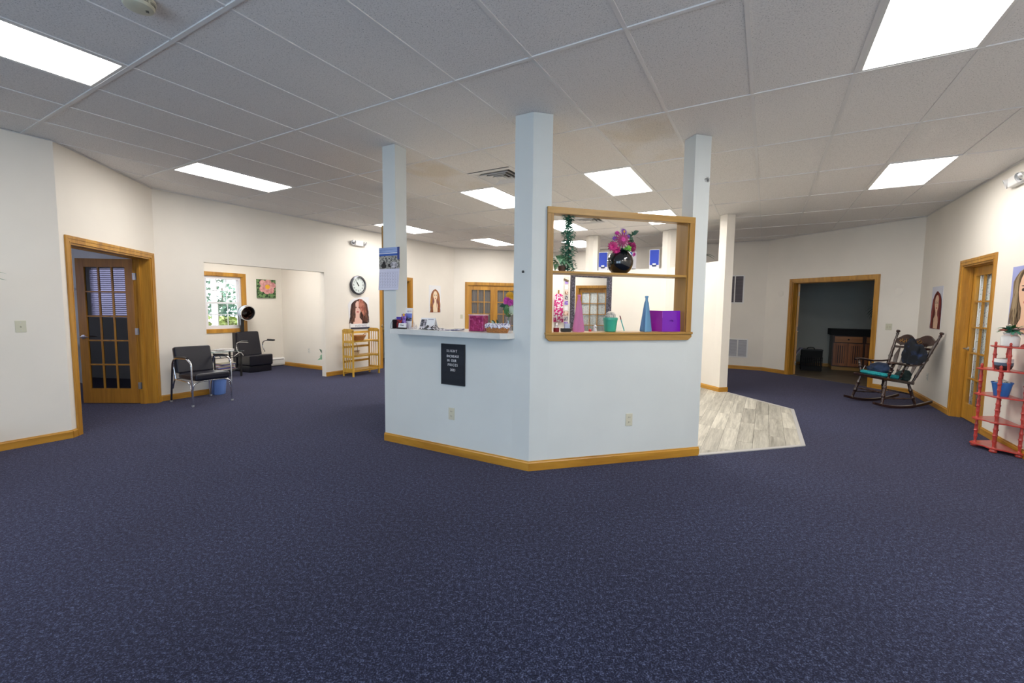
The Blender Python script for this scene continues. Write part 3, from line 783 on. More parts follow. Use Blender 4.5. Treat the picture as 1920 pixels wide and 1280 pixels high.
def french_leaf(root, x, y, rot, wd_, ht, cols=3, rows=5, flip=1, glass=None, curtain=None, stile=0.11, mat=None, knob='lever', handle_side=1, hinges=(0.25, 1.02, 1.80), zb=0.012, front=-1, curtain_off=0.03, hinge_at=None):
    """leaf hinged at local x=0 running to x=flip*wd_, thickness 0.035 behind y=0"""
    mat = mat or OAK_D; t = 0.035
    def bx(mb, a, b, y0, y1, z0, z1):
        a, b = a * flip, b * flip
        mb.box(min(a, b), max(a, b), y0, y1, z0, z1)
    tr, br = 0.115, 0.205
    m = MB()
    bx(m, 0, stile, 0, t, zb, zb + ht); bx(m, wd_ - stile, wd_, 0, t, zb, zb + ht)
    bx(m, stile, wd_ - stile, 0.001, t - 0.001, zb, zb + br); bx(m, stile, wd_ - stile, 0.001, t - 0.001, zb + ht - tr, zb + ht)
    leaf = m.build('door_leaf', mat, root); leaf.location = (x, y, 0); leaf.rotation_euler = (0, 0, rot)
    gx0, gx1, gz0, gz1 = stile, wd_ - stile, zb + br, zb + ht - tr
    b = 0.020; m = MB()
    for c in range(1, cols):
        xc = gx0 + (gx1 - gx0) * c / cols; bx(m, xc - b / 2, xc + b / 2, 0.006, t - 0.006, gz0, gz1)
    for r in range(1, rows):
        zc = gz0 + (gz1 - gz0) * r / rows; bx(m, gx0, gx1, 0.0055, t - 0.0055, zc - b / 2, zc + b / 2)
    m.build('glazing_bar', OAK_V if mat is OAK_D else mat, leaf)
    pw = (gx1 - gx0) / cols - b; ph = (gz1 - gz0) / rows - b
    pane0 = None
    for c in range(cols):
        for r in range(rows):
            xc = gx0 + (gx1 - gx0) * (c + .5) / cols; zc = gz0 + (gz1 - gz0) * (r + .5) / rows
            if pane0 is None:
                pane0 = MB().box(-(pw + .012) / 2, (pw + .012) / 2, -0.002, 0.002, -(ph + .012) / 2, (ph + .012) / 2).build('pane', glass or GLASS, leaf); o = pane0
            else:
                o = pane0.copy(); COL.objects.link(o)
            o.location = (xc * flip, t / 2, zc)
    if curtain:
        m = MB(); n = 40; vs = []; a0, a1 = gx0 - 0.01, gx1 + 0.01
        for i in range(n + 1):
            xx = (a0 + (a1 - a0) * i / n) * flip; yy = t + curtain_off + 0.006 * sin(i * 1.3)
            vs += [(xx, yy, gz0 - 0.02), (xx, yy, gz1 + 0.02)]
        m.add(vs, [(2 * i, 2 * i + 2, 2 * i + 3, 2 * i + 1) for i in range(n)])
        o = m.build('curtain', curtain, leaf, smooth=True)
        md = o.modifiers.new('cloth', 'SOLIDIFY'); md.thickness = 0.002
    if knob:
        hx = (wd_ - 0.055) * flip; hz = 0.94
        m = MB()
        for s_ in (-1, 1):
            y0 = 0 if s_ < 0 else t
            m.lathe([(0.030, 0), (0.030, 0.006), (0.012, 0.012), (0.010, 0.045), (0.0, 0.046)], 16, (hx, y0, hz), (0, s_, 0))
            m.tube([(hx, y0 + s_ * 0.045, hz), (hx - 0.03 * flip, y0 + s_ * 0.050, hz), (hx - 0.07 * flip, y0 + s_ * 0.052, hz + 0.004), (hx - 0.105 * flip, y0 + s_ * 0.046, hz - 0.004)], [0.010, 0.010, 0.008, 0.006], 8)
        m.build('handle', STEEL if knob == 'lever' else CHROME, leaf, smooth=True)
    for z in hinges or ():
        hinge(leaf, -0.012 * flip, 0.0 if hinge_at is None else hinge_at, z, 0)
    return leaf

# door 1, left, standing open into the side room
d1 = thing('door_1', 'oak french door with fifteen panes standing open at the left', 'door', WA.at(0, 0, 0), WA.a, kind='structure')
door_frame(d1, 0.14, 1.715, 2.04, 0.20, 0.16)
hx = WA.at(1.690, 0.185, 0)
rot1 = pi + 0.04 - WA.a           # leaf runs towards -x of the world
french_leaf(d1, 1.690, 0.205, rot1 + pi, 0.762, 2.005, flip=-1, glass=GLASS_DK, hinges=(0.26, 1.02, 1.78), curtain=BLK, curtain_off=0.004)
m = MB()
for z in (0.26, 1.02, 1.78): m.box(1.6935, 1.6955, 0.168, 0.198, z - 0.045, z + 0.045)
m.build('jamb_hinge', STEEL, d1)
# second leaf folded back on the other side, out of sight behind the wall
french_leaf(d1, 0.165, 0.205, R_(100) , 0.762, 2.005, flip=1, glass=GLASS_DK, hinges=None, knob='lever')

# door at the left edge of the picture
d0 = thing('door_6', 'oak door casing cut off by the left edge', 'door', WS.at(0, 0, 0), WS.a, kind='structure')
uu = WS.L - 0.515 - 0.07
m = MB(); casing(m, uu - 0.82, uu, 2.04, 0.07); m.build('casing', OAK_V, d0)
m = MB(); m.box(uu - 0.82, uu, -0.006, -0.001, 0, 2.04); m.build('door_leaf', OAK_D, d0)

# door 2 in the long wall behind the pillar
d2 = thing('door_2', 'oak doorway partly hidden behind the calendar pillar', 'door', WB.at(0, 0, 0), WB.a, kind='structure')
door_frame(d2, 4.21, 5.12, 2.03, 0.12, 0.1)
french_leaf(d2, 4.232, 0.085, R_(68), 0.80, 1.98, glass=GLASS_DK, hinges=(0.26, 1.0, 1.78))

# door 3: the pair of doors at the back
d3 = thing('door_3', 'pair of oak french doors with dark panes on the back wall', 'door', WD.at(0, 0, 0), WD.a, kind='structure')
door_frame(d3, 0.38, 1.90, 2.03, 0.12, 0.115)
DRAPE = pm('dark_grey_drape', (0.075, 0.070, 0.072), 0.8)
french_leaf(d3, 0.404, 0.03, 0, 0.735, 1.99, flip=1, glass=GLASS, curtain=DRAPE, hinges=None, knob=None, stile=0.10, mat=OAK_V)
french_leaf(d3, 1.876, 0.03, 0, 0.735, 1.99, flip=-1, glass=GLASS, curtain=DRAPE, hinges=None, stile=0.10, mat=OAK_V)

# door 4: wide opening into the dark room, left leaf folded inwards
d4 = thing('door_4', 'wide oak cased opening into the dark room, its leaf folded inward', 'door', WM.at(0, 0, 0), WM.a, kind='structure')
door_frame(d4, 0.64, 2.24, 2.03, 0.16, 0.12)
french_leaf(d4, 0.690, 0.165, R_(128), 0.76, 1.99, flip=1, glass=GLASS_DK, hinges=None, mat=OAK_V, curtain=None)
m = MB()
for z in (0.26, 1.02, 1.78):
    m.box(0.655, 0.700, 0.157, 0.163, z - 0.045, z + 0.045).tube([(0.682, 0.155, z - 0.047), (0.682, 0.155, z + 0.047)], 0.007, 8)
m.build('hinge', STEEL, d4)

# door 5 on the right wall
d5 = thing('door_5', 'closed oak french door with a floral curtain on the right wall', 'door', WR.at(0, 0, 0), WR.a, kind='structure')
door_frame(d5, 1.80, 2.74, 2.04, 0.17, 0.095)
french_leaf(d5, 2.715, 0.098, 0, 0.89, 2.0, flip=-1, glass=GLASS, curtain=FLORAL, curtain_off=0.012, hinges=None, knob='lever', mat=OAK_V, stile=0.088)
m = MB().box(1.75, 2.75, 0.30, 0.32, 0, 2.3).build('backing', BLK, d5)

# ---------------------------------------------------------------- alcove
AO = 2.262
al = W(WB.at(0.5, AO)[:2], WB.at(3.27, AO)[:2])
m = MB()
ax = lambda u: u - 0.5
wall('wall_alcove_window', al, [(ax(1.64), ax(2.39), 0.886, 1.995)], t=0.14, lab='cream alcove wall with the white sash window', h=2.6)
als = W(WB.at(3.27, AO)[:2], WB.at(3.27, T)[:2])
wall('wall_alcove_right', als, [], t=0.1, lab='cream alcove side wall with a small outlet', h=2.6)
all_ = W(WB.at(0.56, T)[:2], WB.at(0.56, AO)[:2])
wall('wall_alcove_left', all_, [], t=0.06, lab='hidden left side wall of the alcove', h=2.6)
q = [WB.at(0.4, T)[:2], WB.at(3.35, T)[:2], WB.at(3.35, AO + .1)[:2], WB.at(0.4, AO + .1)[:2]]
tag(MB().prism(q, 2.6, 2.65).build('ceiling_alcove', WHITE), 'flat white alcove ceiling', 'ceiling', kind='structure')
t = thing('ceiling_light', 'unseen flush ceiling light added to brighten the alcove, hidden by the header', 'ceiling light', WB.at(1.9, 1.0, 2.6), WB.a)  # panel added out of view to brighten the alcove walls
MB().box(-.60, .60, -.30, .30, -.02, -.001).build('light_frame', WHITE, t); MB().box(-.57, .57, -.27, .27, -.026, -.0205).build('diffuser', LIT, t)
baseboard('baseboard_alcove', als, [(0, als.L)], 'oak baseboard on the alcove side wall')
outlet(als, 0.963, 0.40, 'small wall outlet inside the alcove', mat=WPLAST)
# window
w1 = thing('window_1', 'white double hung sash window with oak casing in the alcove', 'window', al.at(ax(1.64)), al.a, kind='structure')
WW = 0.75
m = MB(); z0, z1, cw = 0.886, 1.995, 0.07
m.box(-cw, 0, -0.016, 0, z0 - cw, z1 + cw).box(WW, WW + cw, -0.016, 0, z0 - cw, z1 + cw).box(0, WW, -0.016, 0, z1, z1 + cw).box(0, WW, -0.016, 0, z0 - cw, z0)
m.box(0, 0.012, 0, 0.09, z0, z1).box(WW - 0.012, WW, 0, 0.09, z0, z1).box(0.012, WW - 0.012, 0, 0.09, z1 - 0.012, z1).box(0.012, WW - 0.012, 0, 0.09, z0, z0 + 0.012)
m.build('casing', OAK_V, w1)
m = MB()
m.box(0.012, 0.05, 0.045, 0.12, z0 + .012, z1 - .012).box(WW - .05, WW - .012, 0.045, 0.12, z0 + .012, z1 - .012).box(.05, WW - .05, .045, .12, z1 - .07, z1 - .012).box(.05, WW - .05, .045, .12, z0 + .012, z0 + .05)
m.build('window_frame', VINYLW, w1)
zm = 1.437
def sash(y, za, zb, nm):
    m = MB(); a, b = 0.05, WW - 0.05; s = 0.038
    m.box(a, a + s, y, y + 0.025, za, zb).box(b - s, b, y, y + 0.025, za, zb).box(a + s, b - s, y, y + 0.025, za, za + s).box(a + s, b - s, y, y + 0.025, zb - s, zb)
    o = m.build('sash', VINYLW, w1)
    m = MB()
    for c in (1, 2):
        xc = a + s + (b - a - 2 * s) * c / 3; m.box(xc - .007, xc + .007, y + .008, y + .018, za + s, zb - s)
    zc = (za + zb) / 2; m.box(a + s, b - s, y + .0085, y + .0175, zc - .007, zc + .007)
    m.build('glazing_bar', VINYLW, o)
    for c in range(3):
        for r in range(2):
            xa = a + s + (b - a - 2 * s) * c / 3; xb = xa + (b - a - 2 * s) / 3; zza = za + s + (zb - za - 2 * s) * r / 2; zzb = zza + (zb - za - 2 * s) / 2
            MB().box(xa, xb, y + .0115, y + .0145, zza, zzb).build('pane', GLASS, o)
sash(0.085, zm - 0.02, z1 - .03, 'up'); sash(0.055, z0 + .045, zm + 0.02, 'lo')
# painting, heater
pt = thing('canvas_print', 'square canvas of a pink flower with a yellow centre in the alcove', 'picture', al.at(ax(2.90), 0, 1.765), al.a)
CANV = speck_mat('green_flower_background', (0.012, 0.045, 0.012), (0.18, 0.32, 0.12), 22, 0.42, 0.6)
MB().box(-0.21, 0.21, -0.03, -0.001, -0.205, 0.205).build('canvas', CANV, pt)
PETAL = speck_mat('pink_painted_petal', (0.55, 0.20, 0.22), (0.80, 0.45, 0.42), 18, 0.35, 0.65)
m = MB()
for k in range(6):
    a = k * pi / 3 + 0.35; ln = (0.19, 0.17, 0.20, 0.18, 0.15, 0.17)[k]
    pts = []
    for q in range(14):
        th = 2 * pi * q / 14
        x = ln * 0.55 + ln * 0.5 * cos(th); y = 0.062 * sin(th) * (1.1 + 0.3 * cos(th))
        px = 0.02 + x * cos(a) - y * sin(a); pz = 0.035 + x * sin(a) + y * cos(a)
        pts.append((max(-0.208, min(0.208, px)), max(-0.203, min(0.203, pz))))
    m.yprism(pts, -0.0312 - 0.0004 * k, -0.0298)
m.build('painted_petal', PETAL, pt)
MB().yprism([(0.02 + 0.055 * cos(a * pi / 8), 0.045 + 0.05 * sin(a * pi / 8)) for a in range(16)], -0.0345, -0.030).build('painted_centre', YEL, pt)
ht = thing('baseboard_heater', 'long low white baseboard heater under the pink flower canvas', 'heater', al.at(ax(1.7), 0, 0), al.a)
m = MB(); m.xprism([(-0.002, 0.02), (-0.065, 0.02), (-0.072, 0.05), (-0.072, 0.14), (-0.045, 0.185), (-0.002, 0.195)], 0.0, 1.56)
m.build('cover', WHITE, ht)
MB().box(0.02, 1.53, -0.0735, -0.06, 0.147, 0.158).build('air_slot', BLACKP, ht)
MB().box(0.02, 1.53, -0.06, -0.01, 0.0, 0.02).build('foot_gap', BLACKP, ht)

# outside the window
tag(MB().prism([(-13, 8.0), (-7.2, 8.0), (-7.2, 18), (-13, 18)], -0.4, -0.35).build('lawn', pm('lawn_green', (0.20, 0.30, 0.10), 0.9)), 'pale lawn outside the alcove window', 'lawn', kind='structure')
nrm_o = WB.n
def outdoor(u, v, z=0): 
    p = WB.at(u, v); return (p[0], p[1], z)
rg = random.Random(3)
for k, (u, v, s, zt, mt, lb_) in enumerate(((3.45, 5.2, 0.95, 0.75, 'y', 'yellow green shrub outside the lower window panes'), (4.9, 8.2, 1.7, 2.3, 'g', 'dark green tree outside the upper window panes'))):
    m = MB()
    for q in range(1500):
        th, ph = rg.random() * 2 * pi, rg.random() * pi - pi / 2
        r = s * (0.6 + 0.4 * rg.random())
        c = (r * cos(ph) * cos(th), r * cos(ph) * sin(th), zt * (0.9 if mt == 'y' else 1.1) + r * sin(ph) * 0.75)
        m.leaf(c, (rg.uniform(-1, 1), rg.uniform(-1, 1), rg.uniform(-.6, .8)), (rg.random(), rg.random(), 1.1), 0.20, 0.11, n=1)
    t = thing('shrub', lb_, 'shrub', outdoor(u, v, -0.36))
    m.build('foliage', pm('outdoor_leaf_' + mt, (0.42, 0.50, 0.16) if mt == 'y' else (0.16, 0.32, 0.22), 0.8, var=(3, 0.4)), t)
    MB().tube([(0, 0, 0), (0.02, 0, zt * .5), (0, 0, zt)], [.05, .04, .02], 7).build('trunk', pm('bark_' + mt, (0.12, 0.09, 0.06), 0.9), t)
tag(MB().box(-0.045, 0.045, -0.045, 0.045, -0.36, 3.0).build('porch_post', WHITE, loc=outdoor(2.84, 4.4, 0)), 'white porch post outside the alcove window', 'post')

# ---------------------------------------------------------------- side rooms
# left side room seen through the open door
def room_wall(name, a, b, h, mat, lab, t=0.1, ops=()):
    return wall(name, W(a, b), list(ops), t=t, h=h, mat=mat, lab=lab)
lr0 = (-4.82, 4.46); lr1 = (-8.6, 3.55); lr2 = (-9.3, 8.6); lr3 = WA.at(WA.L, 0.175)[:2]
wl1 = W(lr0, lr1)
# window in the near wall of that room, reflected by the dark panes
ub = (Vector((-7.25, 3.80)) - Vector(lr0)).dot(wl1.d)
# side 'inside' is on the right of lr0->lr1, so the wall thickness grows away from the room
wall('wall_side_room_front', wl1, [(ub - 0.45, ub + 0.45, 1.15, 2.05)], t=0.1, h=2.6, mat=PAINT_S, lab='grey wall of the left side room with the blind')
room_wall('wall_side_room_left', lr1, lr2, 2.6, PAINT_S, 'grey far wall of the left side room', ops=[(1.0, 2.6, 0.9, 2.1)])
wll = W(lr1, lr2)
wc_ = thing('window_6', 'added unseen fill light window in the far wall of the left side room', 'window', wll.at(1.8, 0, 0), wll.a, kind='structure')  # made-up glowing window, added out of view to fill the side room
MB().box(-0.8, 0.8, 0.05, 0.06, 0.9, 2.1).build('pane', emit('side_room_fill_glow', (0.86, 0.90, 1.0), 2.8), wc_)
m = MB(); m.box(-.8, -.75, 0, .05, .9, 2.1).box(.75, .8, 0, .05, .9, 2.1).box(-.75, .75, 0, .05, 2.05, 2.1).box(-.75, .75, 0, .05, .9, .95).box(-.02, .02, 0, .05, .95, 2.05)
m.build('window_frame', VINYLW, wc_)
room_wall('wall_side_room_back', (-8.9, 8.42), lr3, 2.6, PAINT_S, 'grey wall seen over the open french door')
tag(MB().prism([lr0, (-9.2, 3.3), (-9.6, 8.9), WA.at(WA.L - .02, .17)[:2]], 2.6, 2.65).build('ceiling_side_room', PAINT_S), 'plain ceiling of the left side room', 'ceiling', kind='structure')
wb = thing('window_2', 'blind covered window in the left side room', 'window', wl1.at(ub, 0, 0), wl1.a, kind='structure')
MB().box(-0.45, 0.45, 0.06, 0.07, 1.15, 2.05).build('pane', DAY2, wb)
BLIND = pm('lilac_blind_slat', (0.75, 0.75, 0.85), 0.5)
for k in range(24):
    z = 1.17 + k * 0.037
    m = MB(); m.hull8([(-.45, .012, z), (.45, .012, z), (-.45, .030, z + .024), (.45, .030, z + .024), (-.45, .013, z - .001), (.45, .013, z - .001), (-.45, .031, z + .023), (.45, .031, z + .023)])
    m.build('blind_slat', BLIND, wb)
# small cabinet and shelf in the side room, showing in the gap left of the leaf
t = thing('side_table', 'white turned leg table in the gap left of the open door', 'table', (-7.62, 7.22, 0), R_(-30))
MB().box(-0.25, 0.25, -0.2, 0.2, 0.70, 0.73).build('tabletop', WHITE, t, bevel=0.005)
for sx in (-1, 1):
    for sy in (-1, 1):
        MB().lathe([(0.025, 0), (0.03, 0.05), (0.018, 0.12), (0.034, 0.3), (0.02, 0.45), (0.032, 0.52), (0.032, 0.70)], 12, (sx * .21, sy * .16, 0)).build('leg', WHITE, t, smooth=True)
wlk = W((-8.9, 8.42), lr3)
t = MB().box(-0.35, 0.35, -0.22, -0.001, 0, 0.03).build('wall_shelf', WHITE, loc=wlk.at(1.25, 0, 1.62), rotz=wlk.a); tag(t, 'white shelf on the grey wall left of the open door', 'shelf')
# dark room behind the right opening
dk = [WM.at(0.1, 0.16)[:2], (6.35, 12.05), (11.5, 9.05), (10.6, 6.7), WM.at(2.9, 0.16)[:2]]
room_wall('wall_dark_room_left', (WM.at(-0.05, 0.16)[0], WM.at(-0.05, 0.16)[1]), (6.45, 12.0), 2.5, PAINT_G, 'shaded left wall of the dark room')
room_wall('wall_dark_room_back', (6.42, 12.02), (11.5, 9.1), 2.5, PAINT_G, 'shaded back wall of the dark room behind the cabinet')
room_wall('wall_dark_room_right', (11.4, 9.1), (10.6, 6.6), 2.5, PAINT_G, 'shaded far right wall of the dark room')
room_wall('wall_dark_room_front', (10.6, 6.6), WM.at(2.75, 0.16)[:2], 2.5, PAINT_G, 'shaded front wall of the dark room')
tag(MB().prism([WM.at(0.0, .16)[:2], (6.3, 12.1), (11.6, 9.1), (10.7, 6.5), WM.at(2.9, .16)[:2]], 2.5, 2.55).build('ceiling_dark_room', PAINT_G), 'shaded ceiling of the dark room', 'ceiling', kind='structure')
fdk = MB().prism([WM.at(0.66, .05)[:2], WM.at(0.4, .16)[:2], (6.42, 12.02), (11.45, 9.1), (10.6, 6.6), WM.at(2.7, .16)[:2], WM.at(2.22, .05)[:2]], 0.0, 0.004).build('floor_dark_room', pm('dark_plank_floor', (0.20, 0.16, 0.11), 0.45, var=(5, 0.5), stretch=(0.3, 3, 1)))
tag(fdk, 'dim wood plank floor of the dark room', 'floor', kind='structure')
wbk = W((6.42, 12.02), (11.5, 9.1))
baseboard('baseboard_dark_room', wbk, [(0, 5.0)], 'oak baseboard at the back of the dark room')
# filler walls so no daylight leaks in behind doors
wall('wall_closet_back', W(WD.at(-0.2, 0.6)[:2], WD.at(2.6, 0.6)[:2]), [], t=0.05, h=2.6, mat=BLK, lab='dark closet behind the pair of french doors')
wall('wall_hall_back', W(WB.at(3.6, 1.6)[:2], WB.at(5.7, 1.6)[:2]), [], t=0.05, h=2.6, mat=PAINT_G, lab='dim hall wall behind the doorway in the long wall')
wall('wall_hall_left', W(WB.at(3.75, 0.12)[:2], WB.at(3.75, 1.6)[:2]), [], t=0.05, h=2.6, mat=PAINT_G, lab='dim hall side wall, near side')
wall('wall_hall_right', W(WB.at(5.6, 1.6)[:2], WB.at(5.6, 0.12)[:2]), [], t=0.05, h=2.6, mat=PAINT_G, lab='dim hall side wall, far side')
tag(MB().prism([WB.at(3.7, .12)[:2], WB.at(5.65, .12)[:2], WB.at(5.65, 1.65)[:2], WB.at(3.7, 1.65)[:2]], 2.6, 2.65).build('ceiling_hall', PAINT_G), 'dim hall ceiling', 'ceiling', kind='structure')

# shop front windows behind the camera (daylight)
for k, (a, b) in enumerate(((0.8, 3.0), (3.3, 5.6))):
    t = thing('window_%d' % (k + 3), ['shop front window behind the camera, nearest the right wall', 'middle shop front window behind the camera', 'shop front window behind the camera, nearest the left wall'][k], 'window', WZ.at((a + b) / 2, 0, 0), WZ.a, kind='structure')
    h = (b - a) / 2
    MB().box(-h, h, 0.05, 0.06, 0.25, 2.6).build('pane', DAY, t)
    m = MB(); m.box(-h, -h + .05, 0, .05, .25, 2.6).box(h - .05, h, 0, .05, .25, 2.6).box(-h, h, 0, .05, 2.55, 2.6).box(-h, h, 0, .05, .25, .3).box(-.02, .02, 0, .05, .3, 2.55)
    m.build('window_frame', VINYLW, t)

# ================================================================ OBJECTS
def rotv(x, y, a): return (x * cos(a) - y * sin(a), x * sin(a) + y * cos(a))

# ---------------------------------------------------------------- oak framed pass-through
def pass_frame(w, lab):
    t = thing('shelf_frame', lab, 'shelf frame', w.at(0, 0, 0), w.a)
    a, b = 0.130, 1.580
    MB().box(a, b, -0.022, -0.0005, 2.210, 2.265).build('top_casing', PINE_H, t, bevel=0.002)
    MB().box(a, a + 0.055, -0.021, -0.0005, 1.207, 2.210).build('side_casing', PINE_V, t, bevel=0.002)
    MB().box(b - 0.055, b, -0.021, -0.0005, 1.207, 2.210).build('side_casing', PINE_V, t, bevel=0.002)
    MB().box(0.185, 1.53, 0, 0.17, 2.232, 2.250).build('head_board', PINE_H, t)
    MB().box(0.174, 0.190, 0, 0.17, 1.207, 2.232).build('side_board', PINE_V, t)
    MB().box(1.518, 1.545, 0, 0.17, 1.207, 2.232).build('side_board', PINE_V, t)
    MB().box(a - 0.004, b + 0.012, -0.036, 0.19, 1.186, 1.207).build('sill_board', PINE_H, t, bevel=0.004)
    MB().yprism([(a + 0.035, 1.132), (b - 0.030, 1.132), (b + 0.006, 1.160), (b + 0.006, 1.186), (a, 1.186), (a, 1.160)], -0.024, -0.0008).build('apron', PINE_H, t)
    MB().box(0.190, 1.518, 0.0, 0.19, 1.715, 1.735).build('shelf_board', PINE_H, t, bevel=0.002)
    return t
pass_frame(WC, 'oak framed pass-through with one shelf on the half wall')
pass_frame(WQ, 'second oak frame, seen edge-on behind the calendar pillar')

# ---------------------------------------------------------------- wall calendar on the pillar
t = thing('wall_calendar', 'wall calendar with a rocky shore photo on the left pillar', 'calendar', WL.at(0.085, 0, 0), WL.a)
ROCK = speck_mat('beach_rocks', (0.03, 0.034, 0.04), (0.46, 0.45, 0.40), 60, 0.36, 0.60, stretch=(1, 1, 1.8))
MB().box(-0.140, 0.140, -0.006, -0.001, 1.795, 2.008).build('photo_sheet', ROCK, t)
SKYP = speck_mat('printed_sky', (0.055, 0.16, 0.45), (0.42, 0.52, 0.80), 9, 0.35, 0.65, stretch=(0.4, 1, 3))
MB().box(-0.140, 0.140, -0.0066, -0.0055, 1.950, 2.008).build('printed_sky', SKYP, t)
MB().box(-0.140, 0.140, -0.0068, -0.0055, 1.947, 1.953).build('printed_surf', PAPER, t)
MB().box(-0.140, 0.140, -0.0066, -0.0055, 1.925, 1.947).build('printed_sea', pm('printed_sea', (0.02, 0.10, 0.42), 0.5), t)
MB().box(0.112, 0.1405, -0.0070, -0.0055, 1.885, 2.008).build('printed_border', pm('printed_navy', (0.015, 0.04, 0.22), 0.5), t)
BOUL = speck_mat('printed_boulder', (0.20, 0.19, 0.22), (0.66, 0.64, 0.68), 30, 0.35, 0.65)
for cx, cz, rx, rz, mt in ((0.065, 1.833, 0.050, 0.030, BOUL), (-0.075, 1.825, 0.036, 0.026, BLACKP), (0.010, 1.826, 0.025, 0.018, BLACKP), (-0.07, 1.853, 0.022, 0.018, BLACKP)):
    MB().yprism([(cx + rx * cos(k * pi / 7) * (1 + .1 * sin(3 * k)), cz + rz * sin(k * pi / 7)) for k in range(14)], -0.0072, -0.0055).build('printed_rock', mt, t)
MB().hull8([(-.146, -.010, 1.578), (.126, -.010, 1.580), (-.138, -.003, 1.795), (.138, -.003, 1.795), (-.146, -.014, 1.578), (.126, -.014, 1.580), (-.138, -.006, 1.795), (.138, -.006, 1.795)]).build('month_sheet', pm('calendar_paper', (0.66, 0.66, 0.80), 0.6), t)
m = MB(); INK = pm('grey_ink', (0.30, 0.30, 0.40), 0.6)
for k in range(6):
    z = 1.760 - k * 0.031; y = -0.006 - (1.795 - z) / 0.217 * 0.0085
    m.box(-0.130, 0.118, y - 0.0008, y + 0.0006, z, z + 0.0012)
for k in range(8):
    x = -0.130 + k * 0.0354
    m.hull8([(x, -.0128, 1.605), (x + .0012, -.0128, 1.605), (x, -.0075, 1.76), (x + .0012, -.0075, 1.76), (x, -.0138, 1.605), (x + .0012, -.0138, 1.605), (x, -.0085, 1.76), (x + .0012, -.0085, 1.76)])
m.build('printed_grid', INK, t)
m = MB()
rg = random.Random(9)
for r in range(5):
    for c in range(7):
        x = -0.122 + c * 0.0354; z = 1.745 - r * 0.031; y = -0.006 - (1.795 - z) / 0.217 * 0.0085
        m.box(x, x + 0.006, y - 0.0010, y, z, z + 0.006)
m.build('printed_dates', INK, t)['kind'] = 'stuff'

# ---------------------------------------------------------------- things on the counter
def at_counter(u, v, z=0.0): return WL.at(u, v, CT + z)
def leaning(name, lab, cat, u, v, w_, h, mat, lean=0.12, th=0.004, rz=0.0, group=None):
    t = thing(name, lab, cat, at_counter(u, v), WL.a + rz, group)
    o = MB().hull8([(-w_ / 2, 0, 0), (w_ / 2, 0, 0), (-w_ / 2, th, 0), (w_ / 2, th, 0), (-w_ / 2, lean * h, h), (w_ / 2, lean * h, h), (-w_ / 2, lean * h + th, h), (w_ / 2, lean * h + th, h)]).build('sheet', mat, t)
    return t
t = thing('bookend', 'black wire bookend at the left end of the counter', 'bookend', at_counter(0.215, -0.085), WL.a)
MB().tube([(0.0, -0.04, 0.003), (0.0, -0.035, 0.05), (0.0, -0.01, 0.085), (0.0, 0.03, 0.095), (0.0, 0.04, 0.05), (0.0, 0.045, 0.003)], 0.0022, 6).build('wire', BLACKM, t)
MB().box(0.012, 0.022, -0.03, 0.04, 0.0, 0.088).build('upright_plate', BLACKM, t)
MB().box(-0.001, 0.02, -0.035, 0.04, 0.0, 0.002).build('base_plate', BLACKM, t)
BK1 = speck_mat('red_flower_cover', (0.10, 0.008, 0.02), (0.42, 0.035, 0.025), 40)
t = leaning('booklet', 'dark red flower booklet leaning beside the black bookend', 'booklet', 0.262, -0.07, 0.062, 0.115, BK1, 0.10, 0.012)
MB().hull8([(-.031, .0069, .088), (.031, .0069, .088), (-.031, .009, .088), (.031, .009, .088), (-.031, .0096, .1152), (.031, .0096, .1152), (-.031, .012, .1152), (.031, .012, .1152)]).build('printed_title', pm('title_blue', (0.06, 0.04, 0.35), .5), t)
BK2 = speck_mat('violet_cover', (0.16, 0.08, 0.45), (0.50, 0.33, 0.75), 45)
t = leaning('leaflet', 'small violet leaflet between the red booklet and tall brochure', 'leaflet', 0.300, -0.045, 0.060, 0.145, BK2, 0.12)
MB().ball((0.0, 0.014, 0.135), 0.014, 0.003, 0.016).build('printed_blossom', YEL, t)
t = leaning('brochure', 'tall brochure with a blue mountain photo leaning on the pillar', 'brochure', 0.330, -0.005, 0.088, 0.205, PAPER, 0.10, 0.006, -0.05)
m = lambda z0, z1, x0=-.044, x1=.044: MB().hull8([(x0, .1 * z0 - .001, z0), (x1, .1 * z0 - .001, z0), (x0, .1 * z0 + .001, z0), (x1, .1 * z0 + .001, z0), (x0, .1 * z1 - .001, z1), (x1, .1 * z1 - .001, z1), (x0, .1 * z1 + .001, z1), (x1, .1 * z1 + .001, z1)])
m(0.105, 0.150).build('printed_sky', pm('print_blue', (0.16, 0.22, 0.62), .5), t)
m(0.075, 0.106).build('printed_hills', speck_mat('print_hills', (0.02, 0.02, 0.05), (0.20, 0.20, 0.30), 60), t)
m(0.0, 0.150, -.044, -.030).build('printed_stripe', pm('print_navy', (0.05, 0.07, 0.35), .5), t)
m(0.162, 0.178, -.020, -.006).build('printed_emblem', INK, t)
m(0.170, 0.176, .002, .034).build('printed_name', pm('print_rose', (0.6, 0.35, 0.4), .5), t)
t = thing('card_holder', 'black holder with white business cards before the tall brochure', 'card holder', at_counter(0.345, -0.105), WL.a)
MB().box(-0.052, 0.052, -0.018, 0.016, 0.0, 0.014).build('tray', BLACKP, t, bevel=0.004)
c = MB().hull8([(-.046, -.004, .012), (.046, -.004, .012), (-.046, .008, .012), (.046, .008, .012), (-.046, .006, .056), (.046, .006, .056), (-.046, .016, .056), (.046, .016, .056)]).build('card_stack', PAPER, t)
text('Clair', 0.026, BLACKP, c, (0.0, -0.0012, 0.036), (pi / 2 - 0.22, 0, 0), 'printed_name', 0.0004)
t = thing('crystal_ornament', 'small clear faceted ornament right of the business cards', 'ornament', at_counter(0.425, -0.03), WL.a)
